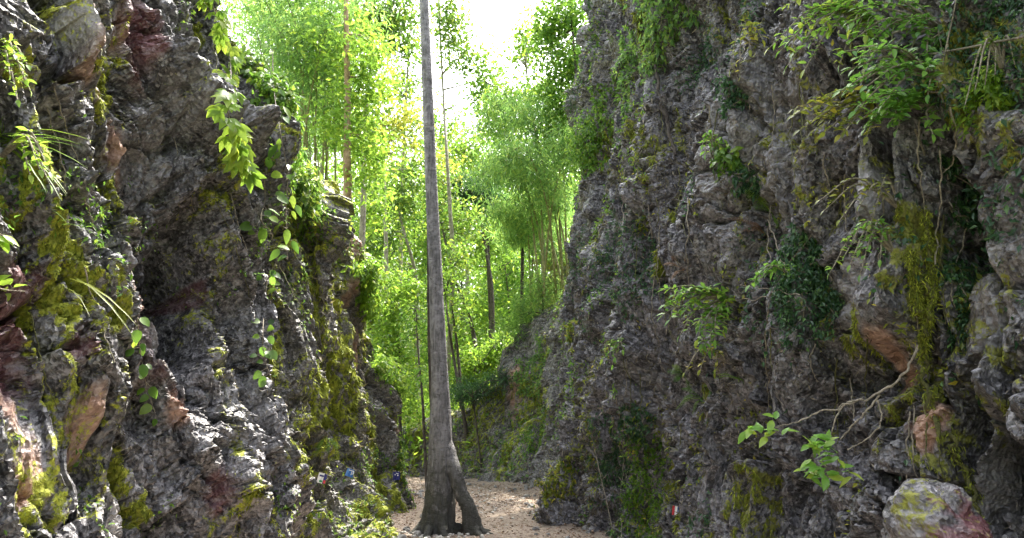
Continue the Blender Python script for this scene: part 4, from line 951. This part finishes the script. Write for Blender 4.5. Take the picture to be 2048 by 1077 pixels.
shrub('broad drooping shrub with long leaves in the middle of the right face', C_R, 1450, 600, tips_in(1325, 575, 1455, 700, 12) + [(1330, 610), (1350, 590), (1380, 580), (1410, 580), (1440, 590), (1340, 640), (1370, 620), (1400, 640), (1430, 640), (1360, 670), (1395, 680), (1430, 680), (1450, 650), (1420, 700), (1455, 615)], M_SHADE, .125, 'near', 8, tint=(.2, 1), out=.2, sag=.02)
shrub('sprig of narrow yellowing leaves under the broad drooping shrub', C_R, 1450, 730, [(1370, 745), (1400, 740), (1430, 745)], M_OLIVE, .09, 'near', 8, out=.2, tint=(.4, 1))
shrub('leafy sprig with long leaves beside the fern', C_R, 1610, 570, [(1520, 560), (1540, 545), (1570, 580), (1500, 570), (1650, 540), (1680, 530), (1640, 560), (1700, 520), (1580, 545)], M_SHADE, .115, 'near', 9, tint=(.1, .9), out=.2, sag=.03)
shrub('small bright sprig halfway up the right face', C_R, 1790, 500, [(1690, 510), (1720, 500), (1740, 490), (1700, 530), (1760, 520), (1720, 550), (1660, 545)], M_SHADE, .075, 'near', 10, tint=(.2, 1), out=.2)
shrub('thin twigged shrub with sparse yellow leaves on the pale ledge', C_R, 1800, 430, [(1640, 400), (1650, 420), (1680, 440), (1720, 410), (1740, 450), (1760, 380)], M_OLIVE, .07, 'near', 7, tint=(.2, .9), out=.15)
shrub('pale green sprig near the lower left of the tall face', C_R, 1240, 705, [(1205, 718), (1215, 705), (1230, 715), (1245, 700), (1225, 730)], M_SHADE, .11, 'near', 6, tint=(.4, .9), out=.12)
shrub('small sprig of bright leaves under the upper rock ledge', C_R, 1425, 310, [(1405, 290), (1420, 285), (1440, 295), (1410, 310)], M_SHADE, .09, 'near', 6, tint=(.3, 1), out=.12)
shrub('sparse yellow leaved twigs near the top of the face', C_R, 1500, 90, [(1490, 60), (1510, 70), (1525, 80), (1500, 100), (1460, 140), (1480, 150)], M_OLIVE, .11, 'near', 5, tint=(.3, 1), out=.15)
shrub('lime fern leaved shrub trailing down the outer mossy rib', C_R, 2010, 120, [(1950, 180), (1970, 170), (1990, 150), (2030, 130), (1930, 210)], M_LIME, .05, 'lance', 16, tint=(0, .8), out=.12)
fern('large fern with a drooping frond in the upper middle of the face', C_R, 1540, 430, [(1490, 370), (1500, 350), (1530, 380), (1560, 400), (1515, 400), (1560, 450)], pin=.07)
fern('pale dried fern fanning out left of the large fern', C_R, 1520, 470, [(1450, 440), (1455, 445), (1470, 470), (1480, 455)], M_DRY, .05)
fern('dry fern rosette on the middle ledge', C_R, 1365, 545, [(1330, 530), (1350, 515), (1380, 515), (1400, 530), (1345, 560)], M_DRY, .04)
fern('small fern left of the yellowing sprig', C_R, 1370, 745, [(1335, 735), (1345, 725), (1350, 750), (1385, 790)], M_FERN, .05)
fern('fern with drooping fronds under the yellowing sprig', C_R, 1400, 800, [(1360, 820), (1375, 800), (1370, 780), (1425, 795), (1430, 780), (1390, 830)], M_FERN, .05)
fern('fern by the dark slot in the middle of the face', C_R, 1480, 760, [(1440, 755), (1450, 745), (1510, 770), (1500, 750), (1530, 760)], M_FERN, .05)

# woody roots, branches and hanging strands
def woody(name, label, C, lines, mat, cat, off=.07, group=None, wob=.025, mossy=0):
    MP = []; MD = []
    root = thing(name, hit(*lines[0][0][0], C)[0], label, cat, group)
    g = Geo()
    for line, r in lines:
        pts = []
        for (px, py) in line:
            p, n_ = hit(px, py, C); pts.append(at(px, py, p[1]) + unit(CAM - p) * off)
        if cat == 'branch':
            pts = [at(px, py, 3.9 - .12 + (1830 - px) / 300 * .45) for (px, py) in line]
        pts = np.array(pts); pts[1:-1] = .5 * pts[1:-1] + .25 * (pts[:-2] + pts[2:])
        fine = smooth_line(pts, 6 * len(pts)); t_ = np.linspace(0, 2.2 * len(pts), len(fine)); q_ = rng.uniform(0, 90)
        amp_ = wob * np.linalg.norm(pts[-1] - pts[0]) * np.sin(np.linspace(0, np.pi, len(fine))) ** .5
        fine = fine + np.stack([perlin(t_ + q_, t_ * 0 + 3.3), perlin(t_ + q_, t_ * 0 + 7.7), perlin(t_ + q_, t_ * 0 + 11.1)], 1) * amp_[:, None]
        g.tube(fine, r, 6, 2 * len(fine), .10)
        if mossy:
            k = rng.integers(0, len(fine), mossy); d = np.array([0, 0, -.8]) + rng.normal(0, .6, (mossy, 3))
            MP.append(fine[k] + rng.normal(0, .014, (mossy, 3))); MD.append(d)
    if mossy:
        MP = np.vstack(MP); leaves('moss', M_MOSS, root, MP, np.vstack(MD), rng.normal(0, 1, MP.shape), rng.uniform(.015, .04, len(MP)), 'blade')
    g.build('stem', mat, root)
    return root
woody('tree_root', 'long mossy root running down the right face past the boulder', C_R, [
    ([(1835, 330), (1832, 400), (1840, 470), (1833, 540), (1838, 600), (1842, 680), (1850, 740), (1860, 790), (1885, 850), (1910, 900), (1935, 950), (1950, 1000), (1965, 1080)], [.008, .012, .013, .013, .010]),
    ([(1870, 560), (1862, 620), (1846, 660), (1848, 720)], [.01, .014, .012]), ([(1822, 500), (1830, 560), (1835, 620)], [.01, .012, .01]), ([(1850, 420), (1856, 500), (1866, 560), (1850, 600)], [.008, .012, .01])], M_ROOT, 'root', mossy=1100, wob=.035)
br = woody('bare_branch', 'pale forked bare branch curving out with leaves at its tips', C_R, [
    ([(1835, 690), (1828, 730), (1795, 765), (1755, 795), (1700, 805), (1640, 825), (1590, 848), (1550, 855)], [.0065, .006, .0045, .0025]),
    ([(1760, 790), (1735, 825), (1700, 855), (1680, 880)], [.006, .005, .003]), ([(1720, 800), (1690, 800), (1670, 830), (1662, 870)], [.005, .005, .003]), ([(1755, 800), (1768, 830), (1760, 865), (1730, 880), (1695, 900)], [.005, .004, .003])], M_TWIG, 'branch', .16)
for q_ in ((1835, 690), (1750, 800), (1680, 850), (1550, 855), (1500, 860)): print('branch', q_, hit(*q_, C_R)[0])
for pts_, nl in (([(1500, 860), (1520, 850), (1545, 840), (1530, 870), (1560, 865), (1515, 875)], 3), ([(1615, 890), (1630, 900), (1650, 885), (1660, 905), (1625, 925), (1640, 935), (1670, 920), (1690, 945), (1650, 955), (1615, 945), (1665, 880)], 5)):
    pos = []; dr = []
    for (px, py) in pts_:
        q = at(px, py, 3.9 - .12 + (1830 - px) / 300 * .45)
        for j in range(nl): pos.append(q + rng.normal(0, .015, 3)); dr.append(np.array([rng.normal(-.3, .7), rng.normal(-.3, .4), rng.normal(.1, .5)]))
    leaves('foliage', M_SHADE, br, np.array(pos), np.array(dr), np.tile([0, -.5, .9], (len(pos), 1)) + rng.normal(0, .25, (len(pos), 3)), .085 * rng.uniform(.7, 1.15, len(pos)), 'near', rng.uniform(.35, 1, len(pos)))
woody('tree_root', 'tangle of thin pale roots hanging under the drooping shrub', C_R, [
    ([(1830, 260), (1850, 310), (1870, 360), (1905, 415)], [.007, .006, .004]), ([(1900, 215), (1920, 260), (1905, 300), (1910, 340), (1880, 350)], [.006, .005, .003]),
    ([(1860, 350), (1820, 370), (1790, 390)], [.005, .004, .003]), ([(1840, 240), (1830, 300), (1842, 350), (1850, 420)], [.005, .005, .003]), ([(1880, 300), (1890, 370), (1870, 430), (1880, 470), (1870, 530)], [.005, .005, .004])], M_TWIG, 'root', .1)
woody('tree_root', 'twin dark roots crossing the plain slab in the upper face', C_R, [
    ([(1310, 130), (1315, 180), (1330, 230), (1345, 290), (1350, 320)], [.018, .022, .02, .01]), ([(1325, 170), (1332, 220), (1338, 270), (1352, 310)], [.01, .014, .012])], M_BARK_D, 'root', .06)
woody('tree_root', 'long pale trailing stem from the large fern to the sprig below', C_R, [([(1535, 440), (1550, 480), (1562, 520), (1575, 545)], [.006, .005, .004])], M_TWIG, 'root', .12)
woody('tree_root', 'thin twigs reaching across the ledge left of the sprig', C_R, [([(1620, 560), (1570, 590), (1520, 600), (1470, 600)], [.005, .004, .002]), ([(1600, 590), (1540, 580), (1480, 570)], [.004, .003, .002])], M_TWIG, 'root', .12)
for i in range(46):
    px = rng.uniform(1200, 1980); py = rng.uniform(0, 850); L = rng.uniform(60, 230)
    m = [(px, py), (px + rng.normal(0, 7), py + L * .35), (px + rng.normal(0, 10), py + L * .7), (px + rng.normal(0, 14), py + L)]
    woody('hanging_root', 'thin pale root hanging straight down the tall grey brown face', C_R, [(m, [.005, .004, .002])], (M_TWIG, M_ROOT)[i % 2], 'root', .03, 'thin hanging roots on the tall face')
for i in range(14):
    px = rng.uniform(60, 560); py = rng.uniform(0, 700); L = rng.uniform(70, 240)
    m = [(px, py), (px + L * .08, py + L * .35), (px + L * .2 + rng.normal(0, 8), py + L * .7), (px + L * .3 + rng.normal(0, 10), py + L)]
    woody('hanging_root', 'thin root slanting down the dark hollowed rock face', C_L, [(m, [.004, .0035, .002])], (M_TWIG, M_ROOT)[i % 2], 'root', .03, 'thin slanting roots on the hollowed face')

# boulder at the foot of the right face
def boulder(px, py, Yb, r, label, mask_pts):
    c = at(px, py, Yb)
    nu_, nv_ = 220, 150
    a = np.linspace(0, 2 * np.pi, nu_, endpoint=False); b = np.linspace(.02, np.pi - .02, nv_)
    A, B = np.meshgrid(a, b, indexing='ij')
    S = np.stack([np.sin(B) * np.cos(A), np.sin(B) * np.sin(A), np.cos(B)], -1).reshape(-1, 3)
    u = ((A.ravel() - np.pi / 2) % (2 * np.pi)) * 1.1; v_ = B.ravel() * 1.4
    f1 = 2 * chips(u, v_, 301); f2 = 2 * chips(u * 2.3 + v_, v_ * 2.3 - u, 311); f3 = 2 * chips(u * 6 - v_ * 2, v_ * 6 + u * 2, 321) + chips(u * 15 + v_ * 3, v_ * 15 - 3 * u, 331)
    pole = np.sin(B.ravel()) ** .7
    k = 1 + pole * (.24 * f1 + .13 * f2 + .045 * f3)
    P = S * k[:, None] * np.array(r) + c
    idx = np.arange(nu_ * nv_).reshape(nu_, nv_); nx = np.roll(idx, -1, 0)
    Q = np.stack([idx[:, :-1], idx[:, 1:], nx[:, 1:], nx[:, :-1]], -1).reshape(-1, 4)
    mk = np.zeros((len(P), 4))
    n_ = fbm(u * 2, v_ * 2, 77, 4)
    for (q, rad_, ch, amt) in mask_pts:
        dd = np.linalg.norm(P - (c + np.array(q)), axis=1) / rad_ + .5 * n_
        mk[:, ch] = np.maximum(mk[:, ch], amt * (1 - sstep(.5, 1.1, dd)))
    tag(mesh_obj('boulder', P, Q, M_ROCK_R, None, {'mask': np.clip(mk, 0, 1)}, False), label, 'boulder')
boulder(1868, 1062, 3.5, (.185, .27, .22), 'rounded boulder with mossy crown and rust red front at the foot of the right face', [((-.15, -.15, .16), .18, 0, .55), ((.0, -.1, .1), .4, 0, .3), ((.05, -.25, .0), .21, 2, .9), ((.10, -.25, -.05), .1, 1, .9), ((-.2, -.2, -.02), .16, 3, .6)])

# ------------------------------------------------------------------ little stick flags pushed into the rock
def flag(label, px, py, C, cols, w, h, tilt=0.0, marks=()):
    p, n_ = hit(px, py, C); p = at(px, py, p[1]); toc = unit(CAM - p); p = p + toc * .24
    w *= .72; h *= .78; root = thing('flag', p, label, 'flag', 'small stick flags on the rock')
    X = unit(np.cross(np.array([0, 0, 1.0]), toc)); Z = np.array([0, 0, 1.0])
    X, Z = X * math.cos(tilt) + Z * math.sin(tilt), Z * math.cos(tilt) - X * math.sin(tilt)
    # X runs to the right as seen from the path
    g = Geo(); g.tube([p + X * -w * .55 + Z * h * .55, p + X * .0 + Z * h * .52, p + X * w * .75 + Z * h * .42], [.003, .003, .003], 6, 8)
    g.tube([p + X * -w * .5 + Z * h * .55, p - toc * .2 - X * w * .4 + Z * h * .4, p - toc * .42 - X * w * .3 + Z * h * .2], [.003, .003, .003], 6, 8)
    g.build('pole', M_TWIG, root)
    nb = len(cols)
    nx_ = 8
    for i, m in enumerate(cols):
        if m is None: continue
        xs = np.linspace(-.5 + i / nb, -.5 + (i + 1) / nb, nx_); zs = np.linspace(-.5, .5, 9)
        A, B = np.meshgrid(xs, zs, indexing='ij')
        wave = .05 * np.sin(A * 9 + B * 2) + .03 * np.sin(A * 17 - B * 3)
        V = p + A[..., None] * w * X + B[..., None] * h * Z + (wave * w)[..., None] * toc
        V2 = V - toc * .0012
        idx = np.arange(nx_ * 9).reshape(nx_, 9)
        q1 = grid_quads(nx_, 9)
        o = mesh_obj('cloth', np.vstack([V.reshape(-1, 3), V2.reshape(-1, 3)]), np.vstack([q1, q1[:, ::-1] + nx_ * 9]), m, root)
    for (mx_, mz, ww, hh_, m) in marks:
        xs = np.linspace(mx_ - ww / 2, mx_ + ww / 2, 3); zs = np.linspace(mz - hh_ / 2, mz + hh_ / 2, 3)
        A, B = np.meshgrid(xs, zs, indexing='ij'); wave = .05 * np.sin(A * 9 + B * 2) + .03 * np.sin(A * 17 - B * 3)
        V = p + A[..., None] * w * X + B[..., None] * h * Z + (wave * w + .003)[..., None] * toc
        V2 = V - toc * .001
        q1 = grid_quads(3, 3)
        mesh_obj('emblem', np.vstack([V.reshape(-1, 3), V2.reshape(-1, 3)]), np.vstack([q1, q1[:, ::-1] + 9]), m, root)
FR, FW, FB, FN, FG, FLB = [flat_mat(n_, c_) for n_, c_ in (('red_cloth', (.62, .05, .06)), ('white_cloth', (.8, .8, .8)), ('blue_cloth', (.03, .13, .40)), ('navy_cloth', (.025, .03, .16)), ('green_cloth', (.03, .28, .10)), ('sky_cloth', (.10, .25, .60)))]
flag('red, white and blue striped stick flag on the right rock face', 1352, 1022, C_R, [FR, FW, FB], .105, .115, -.12)
flag('white and navy stick flag with a red corner leftmost on the mossy buttress', 644, 957, C_M1, [FW, FW, FN], .13, .14, -.25, ((-.1, .22, .5, .16, FN), (-.05, -.3, .35, .2, FG), (.36, -.3, .26, .3, FR)))
flag('bright blue stick flag with white cross marks on the mossy buttress', 700, 946, C_M2, [FLB, FB, FB], .14, .13, -.3, ((.1, .3, .7, .08, FW), (.2, .0, .1, .5, FW), (.42, .1, .12, .4, FW)))
flag('dark navy stick flag with white star marks nearest the trunk', 793, 952, C_M2, [FN, FN, FN], .15, .17, .0, ((-.2, .12, .18, .12, FW), (.12, .25, .3, .1, FW), (.2, .05, .16, .16, FW), (-.05, .3, .1, .1, FW)))
print('plants', round(time.time() - T0, 1))

# ------------------------------------------------------------------ light, sky, camera
SUN_EL, SUN_AZ = math.radians(59), math.radians(26)      # azimuth measured from the view direction towards the right
w = bpy.data.worlds.new('World'); scene.world = w; w.use_nodes = True
ns, ls = w.node_tree.nodes, w.node_tree.links; ns.clear()
sky = ns.new('ShaderNodeTexSky'); sky.sky_type = 'NISHITA'; sky.sun_disc = False
sky.sun_elevation = SUN_EL; sky.sun_rotation = SUN_AZ; sky.air_density = 1.0; sky.dust_density = 6.0; sky.ozone_density = 1.0
hs = ns.new('ShaderNodeHueSaturation'); hs.inputs['Saturation'].default_value = .35; ls.new(sky.outputs[0], hs.inputs['Color'])
bg = ns.new('ShaderNodeBackground'); bg.inputs['Strength'].default_value = .15; ls.new(hs.outputs[0], bg.inputs[0])
ow = ns.new('ShaderNodeOutputWorld'); ls.new(bg.outputs[0], ow.inputs[0])
sl = bpy.data.lights.new('sun', 'SUN'); sl.energy = 2.1; sl.angle = math.radians(.6); sl.color = (1, .93, .80)
so = bpy.data.objects.new('sun', sl); COL.objects.link(so)
from mathutils import Vector
sd = Vector((math.sin(SUN_AZ) * math.cos(SUN_EL), math.cos(SUN_AZ) * math.cos(SUN_EL), math.sin(SUN_EL)))
so.rotation_euler = sd.to_track_quat('Z', 'Y').to_euler(); so.location = sd * 50

cd = bpy.data.cameras.new('camera'); cd.sensor_width = 36; cd.lens = 36 * FOC / 2048; cd.clip_end = 1000; cd.clip_start = .05
co = bpy.data.objects.new('camera', cd); COL.objects.link(co); co.location = CAM.tolist(); co.rotation_euler = (math.pi / 2 + PITCH, 0, 0)
scene.camera = co
scene.view_settings.view_transform = 'Standard'; scene.view_settings.look = 'None'; scene.view_settings.exposure = 2.85; scene.view_settings.gamma = 1
scene.cycles.max_bounces = 7; scene.cycles.diffuse_bounces = 2; scene.cycles.glossy_bounces = 2; scene.cycles.transmission_bounces = 5
scene.cycles.use_denoising = True; scene.cycles.denoising_prefilter = 'NONE'; scene.cycles.denoising_input_passes = 'RGB_ALBEDO_NORMAL'; scene.cycles.sample_clamp_indirect = 6
print('done', round(time.time() - T0, 1))
